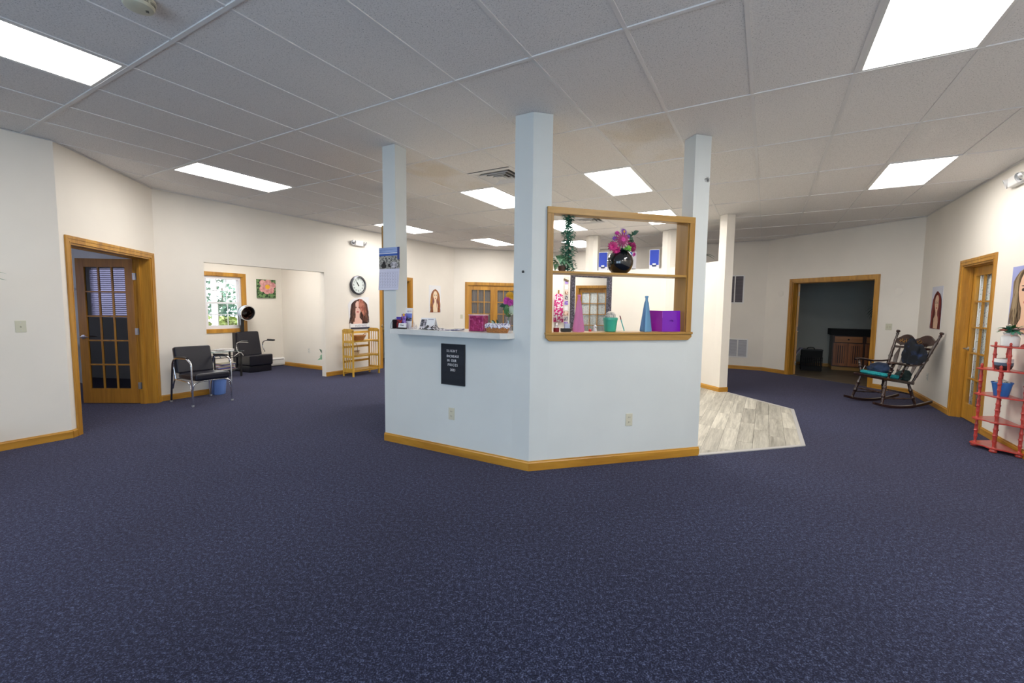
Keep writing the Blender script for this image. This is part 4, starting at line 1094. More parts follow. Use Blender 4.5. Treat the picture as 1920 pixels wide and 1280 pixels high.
for k, (x, y, r, h) in enumerate(((0, 0, 0.016, 0.085), (0.026, 0.01, 0.012, 0.045), (-0.02, -0.012, 0.011, 0.035))):
    MB().lathe([(r, 0), (r * 0.9, h * 0.5), (0, h)], 6, (x, y, 0)).build('crystal', CRYST, t)
# tent calendar
t = thing('desk_calendar', 'white tent desk calendar with a small photo on the counter', 'calendar', at_counter(0.520, 0.085), WL.a + 0.1)
MB().xprism([(-0.045, 0), (-0.043, 0), (0.001, 0.105), (0.043, 0), (0.045, 0), (0.002, 0.108), (-0.001, 0.108)], -0.085, 0.085).build('card_tent', PAPER, t)
PH = speck_mat('grey_city_photo', (0.04, 0.04, 0.05), (0.42, 0.38, 0.42), 50)
MB().hull8([(-.078, -.037, .022), (-.012, -.037, .022), (-.078, -.034, .022), (-.012, -.034, .022), (-.078, -.008, .093), (-.012, -.008, .093), (-.078, -.005, .093), (-.012, -.005, .093)]).build('photo_print', PH, t)
MB().hull8([(.0, -.009, .090), (.065, -.009, .090), (.0, -.006, .090), (.065, -.006, .090), (.0, -.005, .098), (.065, -.005, .098), (.0, -.002, .098), (.065, -.002, .098)]).build('printed_heading', INK, t)
# fan of patterned papers
ZEB = speck_mat('black_white_pattern', (0.012, 0.012, 0.016), (0.72, 0.71, 0.76), 60, 0.47, 0.52)
t = thing('patterned_cloth', 'crumpled black and white patterned cloth on the counter', 'cloth', at_counter(0.66, -0.02), WL.a)
rg = random.Random(4); m = MB(); N1, N2 = 22, 12
vs = []
for j in range(N2 + 1):
    for i in range(N1 + 1):
        x = -0.13 + 0.26 * i / N1; y = -0.07 + 0.14 * j / N2
        e = max(0, 1 - (x / 0.14) ** 2) * max(0, 1 - (y / 0.078) ** 2)
        z = e ** 0.6 * (0.030 + 0.013 * sin(x * 75 + y * 30) + 0.010 * sin(y * 95 - x * 40)) * (1.0 if x < 0.02 else max(0.25, 1 - (x - 0.02) * 7))
        vs.append((x, y, max(0.0015, z)))
fs = [(j * (N1 + 1) + i, j * (N1 + 1) + i + 1, (j + 1) * (N1 + 1) + i + 1, (j + 1) * (N1 + 1) + i) for j in range(N2) for i in range(N1)]
m.add(vs, fs); o = m.build('cloth_body', ZEB, t, smooth=True); md = o.modifiers.new('t', 'SOLIDIFY'); md.thickness = 0.0015
t = thing('magazine', 'thin open magazine lying right of the patterned cloth', 'magazine', at_counter(0.86, 0.02), WL.a + 0.3)
m = MB(); m.xprism([(-.07, 0), (.07, 0), (.07, .004), (-.07, .004)], -.10, .0); m.hull8([(0, -.07, 0), (.1, -.07, 0.004), (0, .07, 0), (.1, .07, 0.004), (0, -.07, .006), (.1, -.07, 0.018), (0, .07, .006), (.1, .07, 0.016)])
m.build('page_block', speck_mat('magazine_page', (0.10, 0.10, 0.22), (0.5, 0.48, 0.55), 25), t)
# pink foil bag
FOIL = pm('magenta_foil', (0.34, 0.012, 0.115), 0.18, 0.35, bump=(26, 0.9, 0.02), coat=0.6)
t = thing('gift_bag', 'square crinkled magenta foil bag standing on the counter', 'gift bag', at_counter(1.150, 0.02), WL.a + 0.02)
MB().box(-0.062, 0.085, -0.04, 0.05, 0.002, 0.150).build('bag_body', FOIL, t, bevel=0.008)
MB().hull8([(-.075, -.035, .002), (-.062, -.04, .002), (-.075, .045, .002), (-.062, .05, .002), (-.075, -.032, .148), (-.062, -.038, .15), (-.075, .042, .148), (-.062, .048, .15)]).build('side_gusset', pm('rose_paper', (0.62, 0.20, 0.26), .5), t)
MB().box(-0.076, 0.086, -0.039, 0.051, 0.147, 0.1535).build('bag_rim', pm('pale_rose', (0.75, 0.50, 0.60), .5), t)
# basket with fabric liner
t = thing('lined_basket', 'small oval wicker basket with a frilled cloth liner on the counter', 'basket', at_counter(1.385, -0.020), WL.a)
m = MB(); S = 28
def oval(mb, prof, S=28, ax_=0.115, ay=0.062):
    vs = []; 
    for k_, z in prof:
        for q in range(S): vs.append((ax_ * k_ * cos(2 * pi * q / S), ay * k_ * sin(2 * pi * q / S), z))
    fs = [(i * S + q, i * S + (q + 1) % S, (i + 1) * S + (q + 1) % S, (i + 1) * S + q) for i in range(len(prof) - 1) for q in range(S)]
    fs += [tuple(range(S - 1, -1, -1)), tuple((len(prof) - 1) * S + q for q in range(S))]
    return mb.add(vs, fs)
oval(m, [(0.88, 0), (0.93, 0.02), (0.98, 0.05), (1.0, 0.055)]).build('basket_body', WICK, t, smooth=True)
for z, k_ in ((0.008, .90), (0.022, .94), (0.036, .97)):
    m = MB(); m.tube([(0.117 * k_ * cos(2 * pi * q / 28), 0.064 * k_ * sin(2 * pi * q / 28), z + 0.002 * (q % 2)) for q in range(28)], 0.004, 5, closed=True); m.build('woven_band', WICK, t, smooth=True)
m = MB(); vs = []
for i, (k_, z) in enumerate(((0.97, 0.045), (1.06, 0.048), (1.05, 0.066), (0.80, 0.078), (0.45, 0.070), (0.05, 0.066))):
    for q in range(56):
        f = 1 + 0.05 * sin(q * pi / 2.0) * (1 if i in (1, 2) else .4); zz = z + (0.012 * sin(q * pi / 3.0) if i == 1 else 0.008 * sin(q * 1.7))
        vs.append((0.115 * k_ * f * cos(2 * pi * q / 56), 0.062 * k_ * f * sin(2 * pi * q / 56), zz))
m.add(vs, [(i * 56 + q, i * 56 + (q + 1) % 56, (i + 1) * 56 + (q + 1) % 56, (i + 1) * 56 + q) for i in range(5) for q in range(56)])
m.build('cloth_liner', speck_mat('dotted_liner', (0.12, 0.10, 0.25), (0.78, 0.76, 0.82), 70, 0.40, 0.52), t, smooth=True)
rg = random.Random(8)
for k in range(4):
    MB().leaf((rg.uniform(-.06, .04), rg.uniform(-.02, .02), 0.07), (rg.uniform(-.6, .6), rg.uniform(-.5, .2), .8), (0, 1, .3), .05, .022).build('paper_sprig', [DGREEN, PALEG][k % 2], t)

# ------------------------------------------------ flowers
def blossom(mb, c, nrm, n, ln, w, mi=0, cup=0.35, layers=2):
    c = Vector(c); nrm = Vector(nrm).normalized(); ref = Vector((0, 0, 1)) if abs(nrm.z) < .9 else Vector((1, 0, 0))
    a1 = nrm.cross(ref).normalized(); a2 = nrm.cross(a1)
    for l in range(layers):
        f = 1 - 0.28 * l
        for k in range(n):
            a = 2 * pi * (k + 0.5 * l) / n
            d = (a1 * cos(a) + a2 * sin(a)) + nrm * (cup + 0.35 * l)
            mb.leaf(c + nrm * 0.004 * l, d, nrm, ln * f, w, bend=0.2, mi=mi, n=2)
# bouquet vase on the counter next to the centre pillar
t = thing('flower_vase', 'glass vase of yellow, magenta and cream flowers at the centre pillar', 'flower vase', at_counter(1.375, 0.195), WL.a)
MB().lathe([(0.028, 0), (0.034, 0.01), (0.030, 0.06), (0.022, 0.10), (0.030, 0.135), (0.027, 0.135), (0.019, 0.10), (0.026, 0.06), (0.028, 0.012), (0, 0.010)], 18).build('vase', CRYST, t, smooth=True)
st = MB()
for x, y, z in ((0.0, 0, .30), (0.01, 0.01, .33), (-0.02, 0, .26), (0.03, -.01, .24)): st.tube([(0, 0, 0.015), (x * .4, y * .4, .12), (x, y, z)], 0.003, 5)
st.build('stem', GREEN, t)
m = MB(); blossom(m, (0.015, -0.01, 0.335), (0.1, -0.8, 0.6), 14, 0.042, 0.016); blossom(m, (0.045, -0.005, 0.315), (0.5, -0.7, 0.5), 12, 0.036, 0.016); m.build('yellow_blossom', YEL, t)
m = MB(); blossom(m, (-0.005, -0.02, 0.285), (-0.1, -1, 0.2), 14, 0.042, 0.024, layers=3); blossom(m, (0.035, -0.02, 0.265), (0.3, -1, 0), 12, 0.038, 0.022, layers=3); m.build('magenta_blossom', PINKP, t)
m = MB(); blossom(m, (-0.035, -0.012, 0.262), (-.6, -.8, 0), 7, 0.020, 0.013); m.build('pink_bud', pm('pale_pink_petal', (0.75, 0.30, 0.60), .5), t)
m = MB(); rg = random.Random(2)
for k in range(90):
    th, ph = rg.random() * 2 * pi, rg.uniform(-1.3, 1.4); r = 0.043
    c = (0.045 + r * cos(ph) * cos(th), -0.005 + r * .8 * cos(ph) * sin(th), 0.205 + r * 1.1 * sin(ph))
    m.leaf(c, (cos(th), sin(th), sin(ph)), (0, .3, 1), 0.014, 0.014, n=1)
m.ball((0.045, -0.005, 0.205), 0.038, 0.03, 0.042); m.build('cream_hydrangea', PALEG, t)
for c, d, ln, w_ in (((-.01, -.01, .235), (-1, -.2, .05), .085, .045), ((-.005, -.02, .14), (0.0, -.1, 1), .13, .052), ((-.02, 0, .22), (-1, .2, -.25), .07, .04)):
    MB().leaf(c, d, (0, -1, .5), ln, w_).build('leaf', GREEN if w_ > .05 else DGREEN, t)

# ---------------------------------------------------------------- things on the sill of the oak frame
SZ = 1.207
def bottle(u, v, mat, lab, rz):
    t = thing('bottle', lab, 'bottle', WC.at(u, v, SZ), WC.a + rz, 'tall tapering square glass bottles')
    m = MB(); prof = [(0.040, 0.0), (0.045, 0.006), (0.043, 0.03), (0.017, 0.265), (0.012, 0.290), (0.0125, 0.318)]
    vs = []; S = 16
    for h, z in prof:
        for q in range(S):
            a = 2 * pi * q / S + pi / 4; k = 1.0 / max(abs(cos(a)), abs(sin(a))) if z < 0.27 else 1.0
            k = min(k, 1.22); vs.append((h * k * cos(a), h * k * sin(a), z))
    n = len(prof)
    fs = [(i * S + q, i * S + (q + 1) % S, (i + 1) * S + (q + 1) % S, (i + 1) * S + q) for i in range(n - 1) for q in range(S)]
    fs += [tuple(range(S - 1, -1, -1))]
    m.add(vs, fs); m.build('glass_body', mat, t, smooth=True)
    MB().lathe([(0.0135, 0.314), (0.0165, 0.318), (0.0165, 0.328), (0.013, 0.331), (0.009, 0.328)], 16, cap=False).build('lip', mat, t, smooth=True)
    return t
bottle(0.478, 0.085, PINKG, 'tall pink glass bottle on the sill of the oak frame', 0.25)
bottle(1.150, 0.065, BLUEG, 'tall blue glass bottle on the sill beside the purple folder', 0.1)
t = thing('plant_pot', 'teal green pot with a white stone cactus on the sill', 'plant pot', WC.at(0.793, 0.085, SZ), WC.a)
TEAL = pm('teal_hammered_glaze', (0.035, 0.40, 0.27), 0.35, bump=(160, 0.6, 0.003), coat=0.3)
MB().lathe([(0.048, 0), (0.052, 0.004), (0.064, 0.105), (0.067, 0.107), (0.067, 0.128), (0.063, 0.130), (0.058, 0.118), (0.0, 0.115)], 28).build('pot_body', TEAL, t, smooth=True)
m = MB(); rg = random.Random(6)
for k in range(60):
    a, b_ = rg.random() * 2 * pi, rg.random() ** .7 * 1.45; r = 0.050
    m.ball((r * cos(a) * sin(b_), r * sin(a) * sin(b_), 0.118 + 0.062 * cos(b_)), 0.0085, seg=6, rings=4)
m.ball((0, 0, 0.118), 0.046, 0.046, 0.056); m.build('stone_mound', PLASTER, t, smooth=True)
t = thing('pen', 'teal pen leaning behind the teal pot on the sill', 'pen', WC.at(0.935, 0.10, SZ), WC.a)
MB().tube([(0.012, 0, 0.004), (-0.020, 0.01, 0.110)], 0.0045, 8).build('barrel', pm('teal_plastic', (0.02, 0.42, 0.42), .3), t)
MB().tube([(-0.020, 0.01, 0.110), (-0.0285, 0.0125, 0.138), (-0.031, 0.0132, 0.147)], [0.0052, 0.0052, 0.003], 8).build('cap', pm('maroon_plastic', (0.14, 0.02, 0.03), .3), t)
PUR = pm('purple_cover', (0.19, 0.004, 0.46), 0.3, coat=0.3); MGC = pm('magenta_cover', (0.30, 0.002, 0.30), 0.3, coat=0.3)
t = thing('binder', 'open purple binder standing upright on the sill', 'binder', WC.at(1.305, 0.035, SZ), WC.a)
MB().hull8([(-0.088, 0.115, 0.002), (0.0, 0, 0), (-0.085, 0.120, 0.002), (0.0, 0.006, 0), (-0.080, 0.115, 0.197), (0.0, 0, 0.194), (-0.078, 0.120, 0.197), (0.0, 0.006, 0.194)]).build('front_cover', MGC, t)
MB().hull8([(0.0, 0, 0), (0.208, 0.012, 0), (0.0, 0.006, 0), (0.208, 0.020, 0), (0.0, 0, 0.194), (0.200, 0.012, 0.197), (0.0, 0.006, 0.194), (0.200, 0.020, 0.197)]).build('back_cover', PUR, t)
MB().box(-0.002, 0.001, -0.0015, 0.0, 0.128, 0.186).build('spine_highlight', pm('violet_highlight', (0.45, 0.12, 0.75), .3), t)  # highlight on the spine painted as a lighter violet strip
MB().box(0.0, 0.196, 0.021, 0.030, 0.002, 0.19).build('page_block', PAPER, t)
m = MB()
for k in range(3): m.tube([(0.08 + k * .012, 0.0035 + k * .0003, 0.100 - k * .004), (0.10 + k * .01, 0.0045, 0.112 - k * .008), (0.125 - k * .006, 0.005, 0.098 - k * .003)], 0.0012, 4)
m.build('embossed_mark', pm('deep_purple_mark', (0.06, 0.0, 0.14), .5), t)
t = thing('candle_jar', 'small glass jar with a dark red base at the left of the sill', 'jar', WC.at(0.262, 0.075, SZ), WC.a)
MB().lathe([(0.024, 0), (0.026, 0.004), (0.026, 0.036), (0, 0.037)], 18).build('wax', pm('dark_red_wax', (0.22, 0.01, 0.03), .3), t, smooth=True)
MB().lathe([(0.022, 0.037), (0.021, 0.075), (0.016, 0.088), (0, 0.090)], 18).build('glass_dome', CRYST, t, smooth=True)
MB().ball((0, 0, 0.06), 0.014, seg=8, rings=6).build('pale_blossom', PAPER, t)
t = thing('card_box', 'black card box with a clear lid, left on the sill', 'box', WC.at(0.350, 0.075, SZ), WC.a)
MB().box(-0.040, 0.042, -0.025, 0.025, 0, 0.032).build('tray', BLACKP, t, bevel=0.003)
MB().box(-0.012, 0.038, -0.018, 0.018, 0.030, 0.082).build('clear_lid', CRYST, t)
MB().box(-0.009, 0.035, -0.012, 0.012, 0.028, 0.070).build('card_stack', pm('pale_blue_card', (0.55, 0.62, 0.80), .6), t)
t = thing('hair_clip', 'bundle of black hair clips beside the pink bottle', 'hair clip', WC.at(0.425, 0.16, SZ), WC.a)
rg = random.Random(12)
for k in range(6):
    MB().tube([(-0.03 + rg.uniform(-.01, .01), rg.uniform(-.01, .01), 0.004 + k * .004), (0.03, rg.uniform(-.02, .02), 0.010 + k * .005)], 0.002, 5).build('clip', BLACKM if k % 2 else STEEL, t)
t = thing('figurine', 'small white figurine with a red mark behind the teal pot', 'figurine', WC.at(0.660, 0.12, SZ), WC.a)
MB().lathe([(0.016, 0), (0.018, 0.01), (0.012, 0.03), (0.015, 0.045), (0.010, 0.058), (0, 0.062)], 12).build('body', PAPER, t, smooth=True)
MB().box(-0.006, 0.004, -0.0185, -0.010, 0.036, 0.044).build('dark_mark', BLACKP, t)
MB().lathe([(0.014, 0), (0.012, 0.02), (0, 0.026)], 10, (-0.05, 0, 0)).build('red_cap', pm('red_plastic', (0.6, 0.03, 0.04), .4), t, smooth=True)

# ---------------------------------------------------------------- things on the shelf of the oak frame
TZ = 1.735
t = thing('black_vase', 'round glossy black vase with magenta flowers on the oak shelf', 'flower vase', WC.at(0.880, 0.095, TZ), WC.a)
prof = []
for k in range(17):
    a = -1.06 + (1.06 + 0.98) * k / 16; prof.append((0.118 * cos(a), 0.103 + 0.118 * sin(a)))
prof += [(0.060, 0.205), (0.064, 0.210), (0.057, 0.206), (0.057, 0.18), (0.0, 0.17)]
MB().lathe(prof, 36).build('vase_body', GLBLK, t, smooth=True)
st = MB()
for x, y, z in ((-.03, -.03, .28), (.0, -.02, .36), (-.08, -.02, .27), (.10, 0, .26), (.08, .01, .36), (-.05, 0, .36)): st.tube([(0, 0, 0.17), (x * .5, y * .5, z * .8), (x, y, z)], 0.0028, 5)
st.build('stem', DGREEN, t)
m = MB(); blossom(m, (-0.028, -0.075, 0.292), (-.05, -1, .1), 16, 0.080, 0.017, layers=3, cup=.15); m.build('large_magenta_blossom', MAG, t)
m = MB(); blossom(m, (-0.029, -0.086, 0.293), (-.05, -1, .1), 12, 0.036, 0.012, layers=3, cup=.4); m.build('blossom_heart', pm('light_magenta_petal', (0.70, 0.05, 0.36), .5), t)
m = MB(); blossom(m, (-0.110, -0.06, 0.235), (-.5, -.8, 0), 12, 0.050, 0.026, layers=2); blossom(m, (-.075, -.06, .205), (-.2, -.9, -.6), 9, .045, .022, layers=2); m.build('left_magenta_blossom', pm('rose_petal', (0.62, 0.02, 0.20), .5, var=(50, .4)), t)
m = MB(); blossom(m, (0.090, -0.05, 0.238), (.4, -.9, -.1), 14, 0.052, 0.026, layers=3); blossom(m, (.070, -.04, .262), (.2, -.6, .6), 12, .04, .02, layers=2); m.build('right_magenta_blossom', MAG, t)
m = MB(); blossom(m, (0.000, -0.05, 0.372), (.1, -.9, .3), 14, 0.040, 0.010, layers=1, cup=.1); m.build('purple_daisy', PURP, t)
m = MB(); m.ball((0.0, -0.058, 0.372), 0.010, 0.006, 0.012, 8, 6); m.build('daisy_centre', YEL, t)
m = MB(); blossom(m, (-0.062, -0.04, 0.355), (-.3, -.8, .4), 10, 0.026, 0.012); blossom(m, (.105, -.05, .175), (.4, -.8, -.3), 9, .026, .012); m.build('small_pink_blossom', PINKP, t)
m = MB(); blossom(m, (-0.088, -0.05, 0.305), (-.3, -.9, .1), 9, 0.028, 0.014); blossom(m, (.045, -.05, .33), (.2, -.9, .2), 8, .022, .010); m.build('small_purple_blossom', PURP, t)
rg = random.Random(21); m = MB()
for k in range(34):
    a = rg.uniform(-2.9, -.2); r_ = rg.uniform(.03, .09); z_ = rg.uniform(.20, .30)
    m.leaf((r_ * cos(a), r_ * sin(a) * .6, z_), (cos(a), -.5, rg.uniform(-.3, 1.0)), (0, -.6, 1), rg.uniform(.035, .06), .024)
for k in range(16):
    a = rg.uniform(-2.6, -.4); m.leaf((0.05 * cos(a), 0.05 * sin(a), 0.20), (cos(a), sin(a) - .3, rg.uniform(-.1, .9)), (0, 0, 1), rg.uniform(.05, .09), .028)
m.build('dark_leaf', DGREEN, t)
m = MB()
for k in range(26):
    a = rg.uniform(-2.9, -.2); r_ = rg.uniform(.05, .11); z_ = rg.uniform(.22, .34)
    m.leaf((r_ * cos(a), -.045 - .02 * rg.random(), z_), (cos(a), -.6, rg.uniform(-.2, 1.0)), (0, -.6, 1), .018, .010, n=1)
m.build('filler_bud', PALEG, t)
m = MB()
for k in range(9):
    a = k * 0.7; c = Vector((0.075 + 0.005 * k, -0.01, 0.25 + 0.015 * k))
    m.leaf(c, (cos(a) * .7 + .2, -.4, .55 + .3 * sin(a)), (0, -1, .3), .06, .032)
m.build('leafy_sprig', DGREEN, t)
m = MB(); m.leaf((0.015, -0.075, 0.215), (1, -.3, .5), (-.2, -1, .4), 0.055, 0.050); m.leaf((0.02, -0.078, 0.212), (-.6, -.3, .1), (-.2, -1, .4), 0.035, 0.036); m.leaf((.03, -.078, .215), (.4, -.2, -.1), (0, -1, .2), .035, .03); m.build('lime_leaf', LGREEN, t)

# garland column and leafy plant
t = thing('ivy_garland', 'tall narrow column of sea green artificial ivy in the oak frame', 'artificial plant', WC.at(0.375, 0.12, TZ), WC.a)
MB().tube([(0, 0, 0), (0.004, 0.0, .2), (-.004, 0, .35), (0, 0, .48), (0, 0, .497)], 0.006, 6).build('stem', DGREEN, t)
rg = random.Random(31)
cl = []
for k in range(1000):
    z = rg.random() ** 1.15 * 0.485; rad = 0.062 * (1 - z / 0.72) + 0.014 * sin(z * 42) + 0.010
    a = rg.random() * 2 * pi; r = rad * rg.random() ** .6
    cl.append((r * cos(a), r * sin(a) * .8, z + .004, a))
m = MB()
for x, y, z, a in cl: m.leaf((x, y, z), (cos(a), sin(a), rg.uniform(-.5, .8)), (rg.uniform(-.3, .3), 0, 1), rg.uniform(.020, .034), .024, n=1)
o = m.build('foliage', MGREEN, t); o['kind'] = 'stuff'
t = thing('potted_plant', 'variegated leafy plant in a brown pot left on the oak shelf', 'potted plant', WC.at(0.285, 0.10, TZ), WC.a)
MB().lathe([(0.028, 0), (0.036, 0.05), (0.033, 0.05), (0.0, 0.045)], 16, (0.03, 0.0, 0)).build('pot', pm('brown_clay', (0.10, 0.045, 0.03), .6), t, smooth=True)
rg = random.Random(5)
for k in range(30):
    a = rg.uniform(0, 2 * pi); up = rg.uniform(-.4, 1.0)
    x0 = 0.01 + 0.02 * cos(a)
    MB().leaf((x0, 0.02 * sin(a), 0.055 + rg.random() * .05), (cos(a) * .8, sin(a) * .8 - .25, up), (0, 0, 1), rg.uniform(.075, .11), rg.uniform(.036, .052), bend=.35).build('leaf', VARIEG, t)

# ---------------------------------------------------------------- stereo on the partition
YB = 2.25
BLUE = pm('blue_speaker_cloth', (0.012, 0.045, 0.42), 0.6, bump=(200, .3, .001)); SILV = pm('pale_silver_plastic', (0.68, 0.68, 0.74), 0.35)
def speaker(u, lab):
    t = thing('speaker', lab, 'speaker', WP.at(u, 0.085, YB), WP.a + pi + 0.12, 'blue fronted stereo speakers on the partition')
    MB().box(-0.100, 0.100, -0.06, 0.07, 0.0, 0.395).build('cabinet', SILV, t, bevel=0.006)
    MB().box(-0.090, 0.090, -0.068, -0.060, 0.075, 0.385).build('grille', BLUE, t, bevel=0.004)
    MB().yprism([(-0.055, 0.085), (0.055, 0.085), (0.035, 0.045), (-0.035, 0.045)], -0.071, -0.060).build('port', pm('navy_plastic', (0.01, 0.02, 0.10), .3), t)
    MB().box(-0.032, 0.032, -0.076, -0.070, 0.078, 0.108).build('badge', WHITE, t)
speaker(1.430, 'blue fronted speaker left of the black vase on the partition')
speaker(0.330, 'blue fronted speaker standing alone right of the black vase')
t = thing('stereo_unit', 'pale silver stereo unit half hidden behind the black vase', 'stereo', WP.at(0.845, 0.085, YB), WP.a + pi - 0.35)
MB().box(-0.115, 0.115, -0.07, 0.07, 0.015, 0.380).build('cabinet', SILV, t, bevel=0.006)
MB().box(-0.02, 0.105, -0.074, -0.069, 0.28, 0.36).build('display', pm('blue_display', (0.02, 0.07, 0.28), .2), t)
for k in range(4): MB().box(-0.015 + (k % 2) * 0.06, 0.03 + (k % 2) * 0.06, -0.074, -0.069, 0.19 + (k // 2) * 0.04, 0.205 + (k // 2) * 0.04).build('button', BLACKP, t)
MB().box(-0.09, 0.10, -0.074, -0.069, 0.07, 0.15).build('cassette_door', WHITE, t)
for x in (-.09, .09): MB().box(x - .015, x + .015, -0.06, 0.06, 0, 0.0155).build('foot', BLACKP, t)

t = thing('trailing_plant', 'dark leaved plant on the partition by the bright pillar', 'potted plant', WF.at(0.75, 0.08, 2.25), WF.a)
MB().lathe([(0.05, 0), (0.065, 0.10), (0.06, 0.10), (0, 0.09)], 16).build('pot', WHITE, t, smooth=True)
rg = random.Random(14)
for k in range(14):
    a = rg.uniform(0, 2 * pi); MB().leaf((0.02 * cos(a), .02 * sin(a), .10), (cos(a), sin(a), rg.uniform(.2, 1.2)), (0, 0, 1), rg.uniform(.15, .26), .07, bend=.5).build('leaf', DGREEN, t)
m = MB(); m.leaf((0, 0, .12), (-.3, 1, .6), (0, 0, 1), .30, .09, .5); m.build('leaf', GREEN, t)

# ---------------------------------------------------------------- mirror, cape, photos inside the island
MF = speck_mat('black_scroll_frame', (0.018, 0.016, 0.026), (0.22, 0.20, 0.28), 110, 0.52, 0.62, 0.4, stretch=(1, 1, .5))
mt = thing('standing_mirror', 'tall standing mirror in a black patterned frame reflecting the floral door', 'mirror', (1.49, 8.46, 0), R_(22.5))
for s_ in (-1, 1):
    MB().box(min(s_ * .445, s_ * .375), max(s_ * .445, s_ * .375), -0.075, 0.0, 0.04, 2.065).build('side_rail', MF, mt, bevel=0.006)
MB().box(-.375, .375, -0.074, 0.0, 2.0, 2.065).build('top_rail', MF, mt, bevel=0.006)
MB().box(-.375, .375, -0.074, 0.0, 0.04, 0.11).build('bottom_rail', MF, mt, bevel=0.006)
MB().box(-.376, .376, -0.030, -0.026, 0.105, 2.005).build('mirror_glass', pm('mirror_silver', (0.92, 0.93, 0.93), 0.01, 1.0), mt)
MB().box(-.40, .40, -0.025, 0.0, 0.06, 2.04).build('backing', BLACKP, mt)
for s_ in (-1, 1): MB().box(s_ * .41 - .03, s_ * .41 + .03, -0.16, 0.14, 0, 0.045).build('foot', BLACKP, mt)

CAPE = speck_mat('magenta_white_print', (0.62, 0.01, 0.20), (0.85, 0.80, 0.84), 24, 0.50, 0.56)
t = thing('salon_cape', 'magenta and white patterned salon cape hanging left of the mirror', 'cape', WO.at(0.870, 0.16, 0), WO.a + pi)
vs = []; n = 18
rows_ = [(1.72, .05), (1.70, .085), (1.64, .10), (1.4, .105), (1.10, .11)]
for z, hw_ in rows_:
    for i in range(n + 1):
        x = -hw_ + 2 * hw_ * i / n; vs.append((x, -0.035 - 0.012 * sin(i * 1.5) * (1.75 - z) * 2, z))
m = MB(); m.add(vs, [(r * (n + 1) + i, r * (n + 1) + i + 1, (r + 1) * (n + 1) + i + 1, (r + 1) * (n + 1) + i) for r in range(4) for i in range(n)])
o = m.build('cape_cloth', CAPE, t, smooth=True); md = o.modifiers.new('t', 'SOLIDIFY'); md.thickness = 0.012
MB().box(-.012, .012, -.03, -.001, 1.70, 1.80).build('hook', PINE_V, t)
t = thing('photo_collage', 'narrow strip of photos pinned up beside the mirror', 'photo strip', WO.at(0.685, 0.16, 0), WO.a + pi)
MB().box(-0.07, 0.07, -0.008, -0.001, 0.95, 2.10).build('backing_strip', PLASTER, t)
rg = random.Random(44)
for k in range(9):
    z = 1.02 + k * 0.115; w_ = rg.uniform(.035, .06)
    MB().box(-w_, w_, -0.011, -0.008, z, z + 0.09).build('photo', [BK2, PH, speck_mat('warm_photo_%d' % k, (0.25, .10, .06), (.8, .6, .5), 30), PAPER][k % 4], t)
t = MB().box(-0.06, 0.06, -0.02, -0.012, -0.022, 0.022).build('wooden_plaque', pm('brown_plaque', (0.17, 0.11, 0.06), .6, var=(60, .6)), loc=WO.at(0.70, 0.16, 2.02), rotz=WO.a + pi)
t.rotation_euler = (0, 0.35, WO.a + pi); tag(t, 'small tilted brown plaque above the photo strip', 'plaque')

